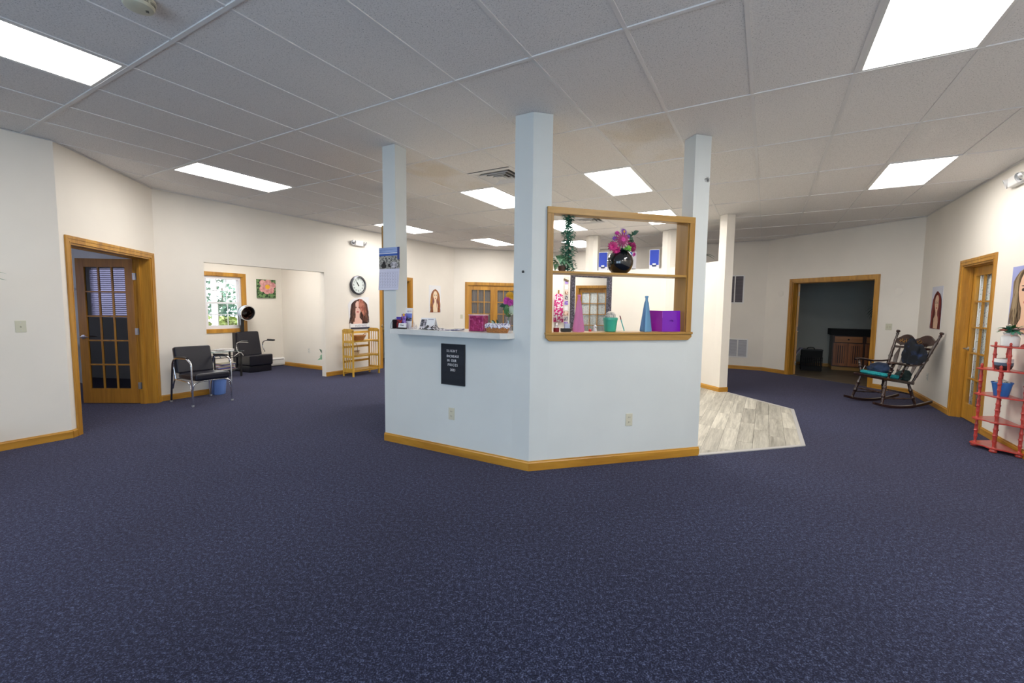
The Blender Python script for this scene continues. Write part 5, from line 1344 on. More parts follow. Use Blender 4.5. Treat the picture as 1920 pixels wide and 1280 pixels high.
# ---------------------------------------------------------------- posters
def poster(w, u, v, zc, wd_, ht, lab, bg, skin, hair, face, crown, spread, cut=None, strands=70, seed=1, lip=(0.5, 0.08, 0.08), mirrorx=1, haircover=0.55, tilt=0.0, eyes=2, hlen=0.9):
    t = thing('poster', lab, 'poster', w.at(u, v, zc), w.a)
    hw_, hh = wd_ / 2, ht / 2
    outline = cut or [(-hw_, -hh), (hw_, -hh), (hw_, hh), (-hw_, hh)]
    MB().yprism(outline, -0.004, -0.001).build('sheet', bg, t)
    fx, fz, fw, fh = face
    def cl(x, z): return (max(-hw_ * .99, min(hw_ * .99, x)), max(-hh * .99, min(hh * .99, z)))
    rg = random.Random(seed); mb = MB(); y = -0.0045
    # painted mass of hair behind the head
    half = []
    for q in range(13):
        f_ = q / 12; z = crown[1] - f_ * (crown[1] + hh * (1.0 if hlen > .95 else .80))
        half.append((fw * 0.72 * min(1, f_ * 5) ** .5 + spread * 1.1 * f_ + 0.012 * sin(f_ * 13) * (wd_ / .4), z))
    mb0 = MB().yprism([cl(crown[0] - x, z) for x, z in half] + [cl(crown[0] + x, z) for x, z in half[::-1]], y + 0.0004, y + 0.0012)
    mb0.build('printed_hair_mass', hair[0], t)
    def strand(mb, s_, o, mi, yy, jit):
        pts = []
        N_ = 14
        for i in range(N_ + 1):
            q = i / N_
            x = crown[0] + s_ * (fw * (0.04 + 0.80 * o)) * min(1, q * 5.0) ** .5 + s_ * spread * o * q + 0.022 * (wd_ / .4) * sin(q * 9 + jit) * q
            z = crown[1] - q * hlen * (crown[1] + hh) * (0.80 + .20 * o)
            pts.append((x, z))
        w0 = wd_ * 0.030
        top = []; bot = []
        for i, (x, z) in enumerate(pts):
            ww = w0 * (0.25 + sin(pi * min(1, (i + .6) / N_)) * .8)
            top.append(cl(x - ww / 2, z)); bot.append(cl(x + ww / 2, z))
        vs = [(a[0], yy, a[1]) for a in top] + [(b[0], yy, b[1]) for b in bot]
        n_ = N_ + 1
        mb.add(vs, [(i, n_ + i, n_ + i + 1, i + 1) for i in range(N_)], mi)
    for k in range(strands):
        strand(mb, rg.choice((-1, 1)), rg.random() ** .7, rg.choice((0, 0, 1, 2)), y - 0.00006 * k, rg.random() * 6)
    y2 = y - 0.00006 * strands - 0.0003
    mb.build('printed_hair', hair, t)['kind'] = 'stuff'
    nk = MB().yprism([cl(fx - fw * .24, fz), cl(fx + fw * .24, fz), cl(fx + fw * .24, fz - fh * .62), cl(fx + fw * .55, fz - fh * .85), cl(fx + fw * .50, -hh * .97), cl(fx - fw * .50, -hh * .97), cl(fx - fw * .55, fz - fh * .85), cl(fx - fw * .24, fz - fh * .62)], y2 + 0.0006, y2 + 0.0010); nk.build('printed_neck', skin, t)
    def ell(cx, cz, rx, rz, ya, yb, n=18, chin=0.0):
        p = []
        for q in range(n):
            a = 2 * pi * q / n; zz = sin(a); xx = cos(a) * (1 - chin * max(0, -zz))
            p.append(cl(cx + rx * xx, cz + rz * zz))
        return MB().yprism(p, ya, yb)
    ell(fx, fz, fw / 2, fh / 2, y2, y2 + 0.0008, chin=.35).build('printed_face', skin, t)
    y3 = y2 - 0.0006
    dk = pm('print_dark', (0.05, 0.02, 0.02), .6); lp = pm('print_lip', lip, .5)
    for k, ex in enumerate((-1, 1)[:eyes]):
        e_ = ell(fx + ex * fw * .21, fz + fh * .05, fw * .10, fh * .035, y3, y2); e_.build('printed_eye', dk, t)
        ell(fx + ex * fw * .22, fz + fh * .14, fw * .13, fh * .012, y3, y2).build('printed_brow', dk, t)
    ell(fx + fw * .02, fz - fh * .24, fw * .15, fh * .045, y3, y2).build('printed_mouth', lp, t)
    ell(fx + fw * .02, fz - fh * .09, fw * .05, fh * .02, y3, y2).build('printed_nose', pm('print_shade', tuple(c * .6 for c in skin_rgb), .6), t)
    # front strands falling over the face side
    mb = MB()
    for k in range(int(strands * .45)):
        strand(mb, rg.choice((-1, 1)), 0.56 + .22 * rg.random(), rg.choice((0, 1, 2)), y3 - 0.0003 - 0.00006 * k, rg.random() * 6)
    mb.build('printed_hair', hair, t)['kind'] = 'stuff'
    return t, y3
def hc(n, a, b, c): return [pm('print_%s_%d' % (n, i), x, .55) for i, x in enumerate((a, b, c))]
skin_rgb = (0.80, 0.50, 0.42)
SK1 = pm('print_skin_pink', skin_rgb, .6); SK2 = pm('print_skin_pale', (0.90, 0.72, 0.52), .6); SK3 = pm('print_skin_tan', (0.72, 0.48, 0.33), .6)
hw_, hh = 0.28, 0.335
cut = [(-.22, -hh), (.28, -hh), (.275, hh + .01), (.02, hh), (-.12, hh - .03), (-.235, hh - .10), (-.27, hh - .16), (-.25, -.1)]
t, y3 = poster(WB, 3.555, 0, 1.255, 0.56, 0.67, 'poster of a woman with wavy brown hair above the bamboo shelf', PAPER, SK1,
       hc('brown', (0.045, 0.018, 0.014), (0.10, 0.040, 0.028), (0.22, 0.09, 0.055)), (-0.035, 0.10, 0.22, 0.31), (0.02, 0.30), 0.07, cut=cut, strands=110, seed=3, hlen=.82, haircover=.35)
m = MB(); m.yprism([(0.0, .30), (.09, .29), (.17, .19), (.20, .02), (.13, -.07), (.07, .02), (.0, .12)], y3 - .0030, y3 - .0012); m.build('printed_fringe', speck_mat('auburn_print', (0.33, 0.09, 0.06), (0.50, 0.19, 0.13), 14), t)
MB().box(-.235, .275, y3 - .0040, y3 - .0010, -hh, -.225).build('caption_band', PAPER, t)
text('nutrient', 0.095, INK, t, (0.045, y3 - .0045, -.262), (pi / 2, 0, 0), 'caption', 0.0004)
MB().box(-.225, .278, y3 - .0048, y3 - .0030, -hh, -.302).build('caption_strip', pm('print_navy_black', (0.02, 0.02, 0.05), .5), t)
skin_rgb = (0.90, 0.72, 0.52)
poster(WB, 6.02, 0, 1.605, 0.46, 0.70, 'small illustrated poster of a red haired woman near the back corner', PAPER, SK2,
       hc('ginger', (0.34, 0.09, 0.04), (0.16, 0.07, 0.11), (0.62, 0.30, 0.06)), (0.01, 0.08, 0.17, 0.26), (0.01, 0.26), 0.06, strands=100, seed=5, hlen=1.0, haircover=.45)
skin_rgb = (0.72, 0.48, 0.33)
poster(WR, 0.875, 0, 1.485, 0.48, 0.65, 'illustrated poster of a woman with long dark red hair, right wall', pm('lilac_white_paper', (0.62, 0.63, 0.72), .6), SK3,
       hc('red', (0.20, 0.03, 0.02), (0.10, 0.02, 0.025), (0.36, 0.035, 0.03)), (0.04, 0.06, 0.19, 0.27), (0.03, 0.25), 0.09, strands=100, seed=8, hlen=1.0, haircover=.4)
skin_rgb = (0.80, 0.52, 0.36)
poster(WR, 3.53, 0, 1.555, 0.64, 0.70, 'large poster of a woman with wavy hair cut off by the right edge', pm('periwinkle_paper', (0.33, 0.36, 0.66), .6), pm('print_skin_warm', (0.80, 0.50, 0.34), .6),
       hc('walnut', (0.12, 0.075, 0.04), (0.25, 0.17, 0.10), (0.38, 0.28, 0.16)), (0.03, 0.08, 0.32, 0.44), (0.02, 0.34), 0.03, strands=120, seed=11, hlen=1.0, haircover=.35)

# ---------------------------------------------------------------- clock and emergency lights
t = thing('wall_clock', 'round wall clock with a dark rim on the long wall', 'clock', WB.at(3.535, 0, 1.843), WB.a)
RIMC = pm('dark_pewter_rim', (0.075, 0.078, 0.095), 0.3, 0.5)
MB().lathe([(0.195, 0), (0.202, 0.02), (0.198, 0.045), (0.180, 0.055), (0.168, 0.050), (0.160, 0.030), (0.158, 0.028)], 40, (0, 0, 0), (0, -1, 0), cap=False).build('rim', RIMC, t, smooth=True)
MB().lathe([(0.176, 0.0545), (0.172, 0.0575), (0.168, 0.052)], 40, (0, 0, 0), (0, -1, 0), cap=False).build('rim_ring', STEEL, t, smooth=True)
MB().lathe([(0.162, 0.0), (0.162, 0.030), (0, 0.030)], 40, (0, 0, 0), (0, -1, 0)).build('dial', pm('pale_dial', (0.72, 0.78, 0.76), .5), t)
for k, s_ in enumerate(('XII', 'I', 'II', 'III', 'IIII', 'V', 'VI', 'VII', 'VIII', 'IX', 'X', 'XI')):
    a = pi / 2 - k * pi / 6
    text(s_, 0.042 if k % 3 else 0.058, BLACKP, t, (0.122 * cos(a), -0.0308, 0.122 * sin(a)), (pi / 2, a - pi / 2 if False else 0, 0), 'numeral', 0.0006, sx=.7)
for ang, ln, w_ in ((pi / 2 + 0.62, 0.125, 0.007), (pi / 2 + 0.50, 0.085, 0.011)):
    p = (cos(ang), sin(ang)); q = (-p[1], p[0])
    MB().yprism([(-p[0] * .02 - q[0] * w_, -p[1] * .02 - q[1] * w_), (p[0] * ln, p[1] * ln), (-p[0] * .02 + q[0] * w_, -p[1] * .02 + q[1] * w_)], -0.036 - w_ * .2, -0.0335).build('hand', BLACKP, t)
MB().lathe([(0.010, 0.030), (0.010, 0.040), (0, 0.041)], 14, (0, 0, 0), (0, -1, 0)).build('hub', BLACKP, t)
def emergency(w, u, z, lab):
    t = thing('emergency_light', lab, 'emergency light', w.at(u, 0, z), w.a, 'twin headed emergency lights')
    MB().box(-0.105, 0.105, -0.065, -0.001, -0.055, 0.055).build('battery_box', WHITE, t, bevel=0.012)
    for s_ in (-1, 1):
        ax_ = Vector((s_ * 0.25, -0.85, -0.30)).normalized(); c = Vector((s_ * 0.150, -0.05, 0.005))
        o = MB().lathe([(0.012, -0.045), (0.030, -0.040), (0.048, -0.005), (0.052, 0.022), (0.048, 0.024), (0.044, 0.004), (0.0, -0.012)], 20, c, ax_).build('lamp_head', WHITE, t, smooth=True)
        MB().lathe([(0.043, 0.010), (0.036, 0.016), (0.0, 0.020)], 20, c, ax_).build('lamp_lens', pm('lens_silver', (0.75, 0.77, 0.8), .15, .8), o, smooth=True)
        MB().tube([(s_ * .10, -.03, 0.0), (s_ * .128, -.03, 0.0)], .012, 8).build('swivel_arm', WHITE, t)
emergency(WB, 3.555, 2.715, 'twin headed white emergency light above the round clock')
emergency(WR, 3.17, 2.82, 'twin headed white emergency light cut off by the right edge')
# tinsel on the right pillar, nail heads
t = tag(MB().build('tinsel_bow', STEEL, loc=WC.at(1.705, -0.003, 2.60), rotz=WC.a), 'scrap of silver tinsel stuck high on the right pillar', 'tinsel')
rg = random.Random(77); m = MB()
for k in range(46):
    a = rg.uniform(0, 2 * pi); m.leaf((0, -.004, 0), (cos(a), -rg.random() * .6, sin(a)), (0, -1, .2), rg.uniform(.018, .034), .005, n=1)
bpy.data.objects.remove(t)
t = tag(m.build('tinsel_bow', pm('tinsel', (0.35, 0.36, 0.36), .25, .8), loc=WC.at(1.695, -0.003, 2.62), rotz=WC.a), 'scrap of silver tinsel stuck high on the right pillar', 'tinsel')
t = tag(MB().lathe([(0.006, 0), (0.006, 0.01), (0.012, 0.012), (0, 0.014)], 8, (0, 0, 0), (0, -1, 0)).build('wall_nail', BLACKM, loc=WL.at(WL.L - 0.075, 0, 1.72), rotz=WL.a), 'black nail in the centre pillar at eye height', 'nail')

# return air grilles on the back right wall
def grille(u, z, w_, h, lab, dark, ncol):
    t = thing('wall_grille', lab, 'air grille', WE.at(u, 0, z), WE.a, 'return air grilles on the back wall')
    m = MB(); f = 0.028
    m.box(-w_ / 2, w_ / 2, -.012, -.001, -h / 2, -h / 2 + f).box(-w_ / 2, w_ / 2, -.012, -.001, h / 2 - f, h / 2).box(-w_ / 2, -w_ / 2 + f, -.012, -.001, -h / 2 + f, h / 2 - f).box(w_ / 2 - f, w_ / 2, -.012, -.001, -h / 2 + f, h / 2 - f)
    for c in range(1, ncol):
        x = -w_ / 2 + w_ * c / ncol; m.box(x - .012, x + .012, -.012, -.001, -h / 2 + f, h / 2 - f)
    m.build('grille_frame', WHITE, t)
    MB().box(-w_ / 2 + f, w_ / 2 - f, -.003, -.001, -h / 2 + f, h / 2 - f).build('grille_recess', BLACKP if dark else pm('grey_recess', (0.25, 0.25, 0.27), .6), t)
    sm = pm('grille_blade_dark', (0.17, 0.155, 0.18), .5) if dark else pm('grille_blade', (0.50, 0.51, 0.56), .5)
    n = int((h - 2 * f) / 0.020)
    first = None
    for k in range(n):
        zz = -h / 2 + f + 0.006 + k * 0.020
        if first is None:
            first = MB().hull8([(-w_ / 2 + f, -.010, 0), (w_ / 2 - f, -.010, 0), (-w_ / 2 + f, -.003, .013), (w_ / 2 - f, -.003, .013), (-w_ / 2 + f, -.011, .001), (w_ / 2 - f, -.011, .001), (-w_ / 2 + f, -.004, .014), (w_ / 2 - f, -.004, .014)]).build('blade', sm, t); o = first
        else: o = first.copy(); COL.objects.link(o)
        o.location = (0, 0, zz)
grille(4.64, 1.905, 0.60, 0.67, 'tall dark return air grille in a white frame, upper', True, 3)
grille(4.75, 0.505, 0.66, 0.45, 'white return air grille low on the wall above the baseboard', False, 3)

# ---------------------------------------------------------------- bamboo shelf with baskets
t = thing('bamboo_shelf', 'folding bamboo shelf unit with slatted sides under the nutrient poster', 'shelf unit', WB.at(3.320, -0.345, 0), WB.a)
SW, SD, SH = 0.3375, 0.16, 0.955
for s_ in (-1, 1):
    x0, x1 = (-SW, -SW + 0.018) if s_ < 0 else (SW - 0.018, SW)
    m = MB()
    arch = [(-SD, 0), (-SD + .035, 0), (-SD + .035, SH - .045), (-SD, SH - .025)]
    m.xprism([(-SD, 0), (-SD + .036, 0), (-SD + .036, SH - .04), (-SD, SH - .03)], x0, x1)
    m.xprism([(SD, 0), (SD - .036, 0), (SD - .036, SH - .04), (SD, SH - .03)], x0, x1)
    m.xprism([(-SD, SH - .075), (SD, SH - .075), (SD, SH - .03), (SD - .06, SH - .004), (-SD + .06, SH - .004), (-SD, SH - .03)], x0, x1)
    for z in (0.665, 0.370, 0.085): m.box(x0, x1, -SD + .036, SD - .036, z, z + (.045 if z > .1 else .075))
    o = m.build('side_panel', BAM, t)
    for y in (-0.062, 0.0, 0.062):
        MB().box(x0 + .005, x1 - .005, y - .009, y + .009, 0.10, SH - .06).build('slat', BAM, o)
for z in (0.695, 0.400, 0.112):
    m = MB()
    for k in range(5): m.box(-SW + .018, SW - .018, -SD + .004 + k * .062, -SD + .060 + k * .062, z, z + .014)
    m.box(-SW + .018, SW - .018, -SD + .004, -SD + .022, z - .008, z + .014)
    m.build('shelf', BAM, t)
for z in (0.845, 0.555, 0.260): MB().box(-SW + .018, SW - .018, SD - .014, SD - .002, z, z + .042).build('back_rail', BAM, t)
b = thing('basket', 'orange wicker basket with end handles on the top bamboo shelf', 'basket', WB.at(3.245, -0.355, 0.710), WB.a)
oval(MB(), [(0.60, 0), (0.78, .05), (1.0, .105), (0.96, .105), (0.74, .05), (0.55, .006)], 24, 0.165, 0.115).build('basket_body', WICK, b, smooth=True)
for k in range(6):
    f = 0.62 + .38 * (k + .5) / 6; z = .008 + .017 * k
    MB().tube([(0.168 * f * cos(2 * pi * q / 24), 0.118 * f * sin(2 * pi * q / 24), z + .002 * (q % 2)) for q in range(24)], .005, 5, closed=True).build('woven_band', WICK, b, smooth=True)
for s_ in (-1, 1): MB().tube([(s_ * .150, -.045, .10), (s_ * .178, -.02, .135), (s_ * .178, .02, .135), (s_ * .150, .045, .10)], .006, 6).build('handle', WICK, b, smooth=True)
b = thing('basket', 'small pale splint basket with a tall hoop handle on bamboo shelf', 'basket', WB.at(3.160, -0.345, 0.415), WB.a)
oval(MB(), [(0.85, 0), (1.0, .09), (0.96, .09), (0.80, .005)], 20, 0.095, 0.075).build('basket_body', WICK2, b, smooth=True)
for z in (.012, .045, .085): MB().tube([(0.095 * (.87 + z * 1.5) * cos(2 * pi * q / 20), 0.077 * (.87 + z * 1.5) * sin(2 * pi * q / 20), z) for q in range(20)], .0045, 5, closed=True).build('woven_band', pm('brown_splint', (0.20, .09, .04), .6) if z > .08 else WICK2, b, smooth=True)
MB().tube([(-.0, -.078, .06), (0, -.072, .17), (0, -.04, .235), (0, 0, .25), (0, .04, .235), (0, .072, .17), (0, .078, .06)], .0035, 6).build('hoop_handle', pm('dark_splint', (0.14, .07, .04), .6), b, smooth=True)
b = thing('paper_bundle', 'pale folded papers in the middle tier of the bamboo shelf', 'papers', WB.at(3.055, -0.36, 0.415), WB.a)
for k in range(3): MB().box(-.035 + .012 * k, -.030 + .012 * k, -.09, .08, 0, .11 - .012 * k).build('sheet', PAPER, b)

# ---------------------------------------------------------------- salon chair
def bent(pts, n=5):
    """round the corners of a polyline"""
    P = [Vector(p) for p in pts]; out = [P[0]]
    for i in range(1, len(P) - 1):
        a, b_, c = P[i - 1], P[i], P[i + 1]
        d = min((b_ - a).length, (c - b_).length, 0.10) * .45
        s_, e_ = b_ + (a - b_).normalized() * d, b_ + (c - b_).normalized() * d
        for k in range(n + 1):
            q = k / n; out.append(s_ * (1 - q) ** 2 + b_ * 2 * q * (1 - q) + e_ * q * q)
    out.append(P[-1]); return out
t = thing('salon_chair', 'black vinyl armchair with chrome tube frame against the left wall', 'chair', (-4.510, 6.300, 0), WB.a)
cx = 0.255
for s_ in (-1, 1):
    x = s_ * cx
    MB().tube(bent([(x, -.315, .012), (x, -.315, .60), (x, -.20, .655), (x, .16, .640), (x, .20, .54), (x * .96, .17, .34)]), .0125, 10).build('arm_frame', CHROME, t, smooth=True)
    MB().tube(bent([(x, .16, .635), (x * 1.02, .215, .58), (x * 1.02, .305, .012)]), .0125, 10).build('leg', pm('dark_chrome', (0.25, .25, .28), .2, 1.0) if s_ < 0 else CHROME, t, smooth=True)
    MB().tube([(x, -.21, .668), (x, -.10, .670), (x, .13, .655)], [.019, .021, .018], 10, flat=.7).build('armrest', BLACKP, t, smooth=True)
    for y in (-.315, .305): MB().lathe([(.014, 0), (.017, .004), (.017, .022), (.0125, .026)], 10, (x if y < 0 else x * 1.02, y, 0)).build('rubber_foot', pm('grey_rubber', (.35, .35, .36), .6), t, smooth=True)
    MB().tube(bent([(x, -.30, .20), (x * .97, -.24, .33), (x * .97, .20, .34), (x * .99, .26, .20)]), .010, 8).build('side_rail', CHROME, t, smooth=True)
MB().tube(bent([(-cx, -.315, .19), (-cx + .015, -.315, .31), (-cx + .10, -.318, .345), (cx - .10, -.318, .345), (cx - .015, -.315, .31), (cx, -.315, .19)]), .0105, 10).build('front_rail', CHROME, t, smooth=True)
MB().tube([(-cx * .97, .20, .34), (cx * .97, .20, .34)], .010, 8).build('rear_rail', CHROME, t)
MB().hull8([(-.225, -.355, .352), (.225, -.355, .352), (-.225, .155, .345), (.225, .155, .345), (-.225, -.355, .452), (.225, -.355, .452), (-.225, .155, .430), (.225, .155, .430)]).build('seat', LEATH, t, bevel=.032, seg=4)
MB().hull8([(-.238, .120, .420), (.238, .120, .420), (-.238, .215, .420), (.238, .215, .420), (-.238, .205, .800), (.238, .205, .800), (-.238, .285, .785), (.238, .285, .785)]).build('backrest', LEATH, t, bevel=.028, seg=4)
t = thing('waste_bin', 'small blue plastic waste bin behind the chrome framed chair', 'waste bin', WB.at(0.715, -0.10, 0), WB.a)
BLUP = pm('blue_plastic', (0.16, 0.28, 0.66), .4)
MB().lathe([(0.085, 0), (0.089, .006), (0.108, .235), (0.113, .240), (0.113, .248), (0.105, .248), (0.086, .012), (0, .010)], 26).build('bin_body', BLUP, t, smooth=True)
MB().lathe([(0.110, .228), (0.1155, .232), (0.1155, .252), (0.108, .252)], 26, cap=False).build('rim', BLUP, t, smooth=True)

# ---------------------------------------------------------------- dryer chair
t = thing('dryer_chair', 'black hooded dryer chair in the alcove by the window', 'dryer chair', (-5.275, 9.165, 0), WB.a)
MB().box(-.23, .23, .02, .50, 0, .135).build('plinth', LEATH, t, bevel=.012)
MB().hull8([(-.245, -.02, .135), (.245, -.02, .135), (-.245, .46, .135), (.245, .46, .135), (-.245, -.025, .365), (.245, -.025, .365), (-.245, .46, .325), (.245, .46, .325)]).build('seat', LEATH, t, bevel=.03, seg=4)
MB().hull8([(-.235, .36, .32), (.235, .36, .32), (-.235, .50, .32), (.235, .50, .32), (-.225, .46, .83), (.225, .46, .83), (-.225, .54, .83), (.225, .54, .83)]).build('backrest', LEATH, t, bevel=.03, seg=4)
MB().box(-.245, .225, .50, .68, 0, .815).build('motor_housing', LEATH, t, bevel=.01)
for s_ in (-1, 1):
    x = s_ * .275
    MB().tube(bent([(s_ * .24, .28, .40), (x, .36, .42), (x, .42, .50), (x, .40, .60), (x, .28, .635), (x, -.02, .64)]), .011, 8).build('arm_frame', CHROME, t, smooth=True)
    MB().tube([(x, .22, .652), (x, -.03, .655)], .017, 8).build('armrest', BLACKP, t, smooth=True)
MB().box(-.085, -.02, .565, .64, .80, 1.16).build('hood_post', BLACKP, t, bevel=.01)
hd = Vector((0.10, -0.96, -0.20)).normalized(); hcn = Vector((-.05, .42, 1.235))
pr_ = [(.0, -.17), (.06, -.165), (.115, -.13), (.148, -.06), (.155, .02), (.155, .055)]
HOODO = pm('pale_blue_hood', (0.50, 0.56, 0.66), .25)
HOODI = speck_mat('smoked_hood', (0.010, 0.006, 0.006), (0.14, 0.06, 0.045), 16, .45, .7, .2)
o = MB().lathe(pr_ + [(.147, .055), (.145, .0), (.135, -.06), (.10, -.12), (.05, -.148), (0, -.15)], 32, hcn, hd).build('hood', BLACKP, t, smooth=True)
MB().lathe([(.1435, .0), (.133, -.058), (.098, -.118), (.048, -.146), (0, -.148)], 32, hcn, hd, cap=False).build('hood_liner', HOODI, o, smooth=True)
MB().lathe([(.146, .045), (.158, .045), (.161, .055), (.158, .066), (.147, .066)], 32, hcn, hd, cap=False).build('hood_rim', CHROME, o, smooth=True)
MB().lathe([(.1565, -.03), (.1575, .0), (.1575, .035)], 32, hcn, hd, cap=False).build('hood_band', HOODO, o, smooth=True)
for x in (.03, .055): MB().lathe([(.008, 0), (.010, .018), (0, .02)], 10, (x, .60, .813)).build('control_knob', BLACKP, t)

# ---------------------------------------------------------------- magazine table
t = thing('side_table', 'glass topped black side table between the two black chairs', 'table', WB.at(1.62, 1.62, 0), WB.a)
for sx in (-1, 1):
    for sy in (-1, 1): MB().box(sx * .24 - .014, sx * .24 + .014, sy * .20 - .014, sy * .20 + .014, 0, .49).build('leg', BLACKM, t)
m = MB()
for z in (.14, .38):
    m.box(-.24, .24, -.206, -.194, z, z + .012).box(-.24, .24, .194, .206, z, z + .012).box(-.246, -.234, -.2, .2, z, z + .012).box(.234, .246, -.2, .2, z, z + .012)
m.build('rail', BLACKM, t)
MB().box(-.29, .29, -.25, .25, .492, .500).build('tabletop', TABG, t, bevel=.003)
MB().box(-.235, .235, -.195, .195, .135, .14).build('lower_shelf', STEEL, t)
for sx in (-1, 1): MB().tube(bent([(sx * .12, -.20, .40), (sx * .22, -.24, .485), (sx * .27, -.25, .40)]), .008, 6).build('chrome_arc', CHROME, t, smooth=True)
rg = random.Random(41)
cols = [(.62, .60, .58), (.30, .12, .14), (.05, .10, .40), (.70, .55, .55), (.45, .36, .26), (.66, .66, .72), (.55, .30, .30), (.10, .12, .30), (.6, .5, .36)]
for k in range(9):
    m = MB().box(-.14, .14, -.10, .10, 0, .014)
    o = m.build('magazine', pm('cover_%d' % k, cols[k], .4), loc=(0, 0, 0)); q = Vector(WB.at(1.62, 1.62)) 
    dx, dy = rotv(-.02 + rg.uniform(-.05, .07), -.03 + rg.uniform(-.03, .03), WB.a)
    o.location = (q.x + dx, q.y + dy, .1405 + .0145 * k); o.rotation_euler = (0, 0, WB.a + rg.uniform(-.25, .25))
    tag(o, ['bottom', 'second', 'third', 'fourth', 'fifth', 'sixth', 'seventh', 'eighth', 'topmost'][k] + ' magazine of the pile, counted from the bottom, under the glass table', 'magazine', 'magazines on the lower table shelf')
for k, (dz, nm, lb_) in enumerate(((0, 'newspaper', 'folded white newspaper lying flat on the glass table'), (.022, 'newspaper', 'grey folded newspaper on top of the white one'))):
    q = WB.at(1.60, 1.60, .5005 + dz)
    t = thing(nm, lb_, 'newspaper', q, WB.a + .15 * k, 'newspapers on the glass table')
    MB().box(-.19 + .03 * k, .18, -.12, .12, 0, .021).build('folded_sheets', pm('newsprint_%d' % k, (.72, .72, .74) if k == 0 else (.46, .44, .43), .7, var=(20, .3)), t, bevel=.008)
    MB().box(-.16 + .03 * k, -.02, -.1215, .10, .0205, .0222).build('printed_column', speck_mat('news_ink_%d' % k, (.2, .2, .22), (.6, .6, .6), 90), t)

# leafy plant behind the clock wall edge
t = thing('corner_plant', 'dark green leaves showing past the alcove wall edge', 'potted plant', WB.at(3.000, 0.26, 0), WB.a)
MB().lathe([(.06, 0), (.08, .18), (.07, .18), (0, .16)], 18).build('pot', WHITE, t, smooth=True)
rg = random.Random(55)
for k in range(7):
    a = pi + rg.uniform(-.9, .9)
    MB().leaf((.02 * cos(a), .02 * sin(a), .22), (cos(a) * .55, sin(a) * .4, rg.uniform(1.0, 1.8)), (-.4, -1, .2), rg.uniform(.24, .34), .08, bend=.5).build('leaf', DGREEN, t)
for dz, l in ((.40, .20), (.45, .16)): MB().leaf((-.06, -.05, dz), (-1, .0, -.35), (-.2, -1, .3), l, .095, bend=.5).build('leaf', VARIEG, t)

# plant at the left edge
t = thing('floor_plant', 'spiky leaf tips of a tall plant entering at the left edge', 'potted plant', (-4.62, 3.42, 0), 0)
MB().lathe([(.12, 0), (.16, .28), (.15, .28), (0, .25)], 20).build('pot', pm('terracotta', (.35, .14, .07), .7), t, smooth=True)
MB().tube([(0, 0, .2), (.02, .01, .8), (0, 0, 1.45)], [.022, .018, .015], 8).build('trunk', pm('cane', (.25, .18, .10), .8), t, smooth=True)
for k in range(22):
    a = k * 2.4; MB().leaf((0, 0, 1.42 + .01 * (k % 5)), (cos(a), sin(a), .25 + .5 * ((k * 7) % 5) / 5), (0, 0, 1), .34, .04, bend=.35).build('leaf', GREEN, t)
MB().leaf((.02, .02, 1.58), (.86, .50, .40), (0, -.4, 1), .44, .055, bend=.25).build('leaf', GREEN, t)
MB().leaf((.02, .02, 1.56), (.86, .50, .22), (0, -.4, 1), .45, .055, bend=.15).build('leaf', GREEN, t)

# ---------------------------------------------------------------- rocking chair
t = thing('rocking_chair', 'dark mahogany rocking chair with turned spindles in the right corner', 'rocking chair', (5.70, 6.63, 0), R_(-87))
def spindle(mb, p, q, r, beads=4, seg=10):
    p = Vector(p); q = Vector(q); L = (q - p).length; prof = []
    n = 26
    for i in range(n + 1):
        s_ = i / n
        rr = r * (0.62 + 0.30 * sin(pi * s_)) + r * 0.38 * max(0, cos(2 * pi * beads * s_)) ** 5
        prof.append((rr, L * s_))
    return mb.lathe(prof, seg, p, (q - p))
SB = .13   # seat pitch
def sz(y): return .405 - (y + .02) * SB * 1.2
for s_ in (-1, 1):
    x = s_ * .265
    pts = []
    for k in range(19):
        y = -.40 + .90 * k / 18; pts.append((x, y, .018 + .062 * ((y - .02) / .42) ** 2))
    m = MB(); vs = []
    for (px_, y, z) in pts: vs += [(px_ - .018, y, z - .018), (px_ + .018, y, z - .018), (px_ + .018, y, z + .020), (px_ - .018, y, z + .020)]
    fs = []
    for k in range(18):
        a = 4 * k
        for e_ in range(4): fs.append((a + e_, a + (e_ + 1) % 4, a + 4 + (e_ + 1) % 4, a + 4 + e_))
    fs += [(3, 2, 1, 0), (72, 73, 74, 75)]
    m.add(vs, fs).build('rocker', DARKW, t, bevel=.004)
    spindle(MB(), (x, -.27, .055), (s_ * .215, -.185, sz(-.19)), .024, 3).build('leg', DARKW, t, smooth=True)
    spindle(MB(), (x, .25, .040), (s_ * .205, .17, sz(.17)), .024, 3).build('leg', DARKW, t, smooth=True)
    spindle(MB(), (x, -.25, .15), (x * .98, .235, .14), .012, 3).build('side_stretcher', DARKW, t, smooth=True)
    top = (s_ * .335, .475, 1.075)
    spindle(MB(), (s_ * .235, .200, sz(.20)), top, .023, 6).build('back_post', DARKW, t, smooth=True)
    MB().lathe([(.010, 0), (.020, .004), (.012, .012), (.024, .024), (.028, .038), (.022, .052), (0, .058)], 14, top, (s_ * .1, .3, 1)).build('finial', DARKW, t, smooth=True)
    # arm
    ap = [(s_ * .275, .315, .655), (s_ * .290, .20, .640), (s_ * .295, .05, .640), (s_ * .295, -.10, .668), (s_ * .295, -.19, .678), (s_ * .295, -.235, .660)]
    MB().tube(ap, [.020, .026, .028, .030, .036, .030], 10, flat=.55).build('armrest', DARKW, t, smooth=True)
    spindle(MB(), (s_ * .235, -.170, sz(-.17) + .02), (s_ * .292, -.175, .655), .022, 4).build('arm_post', DARKW, t, smooth=True)
    spindle(MB(), (s_ * .235, .00, sz(0) + .02), (s_ * .292, .02, .635), .016, 4).build('arm_post', DARKW, t, smooth=True)
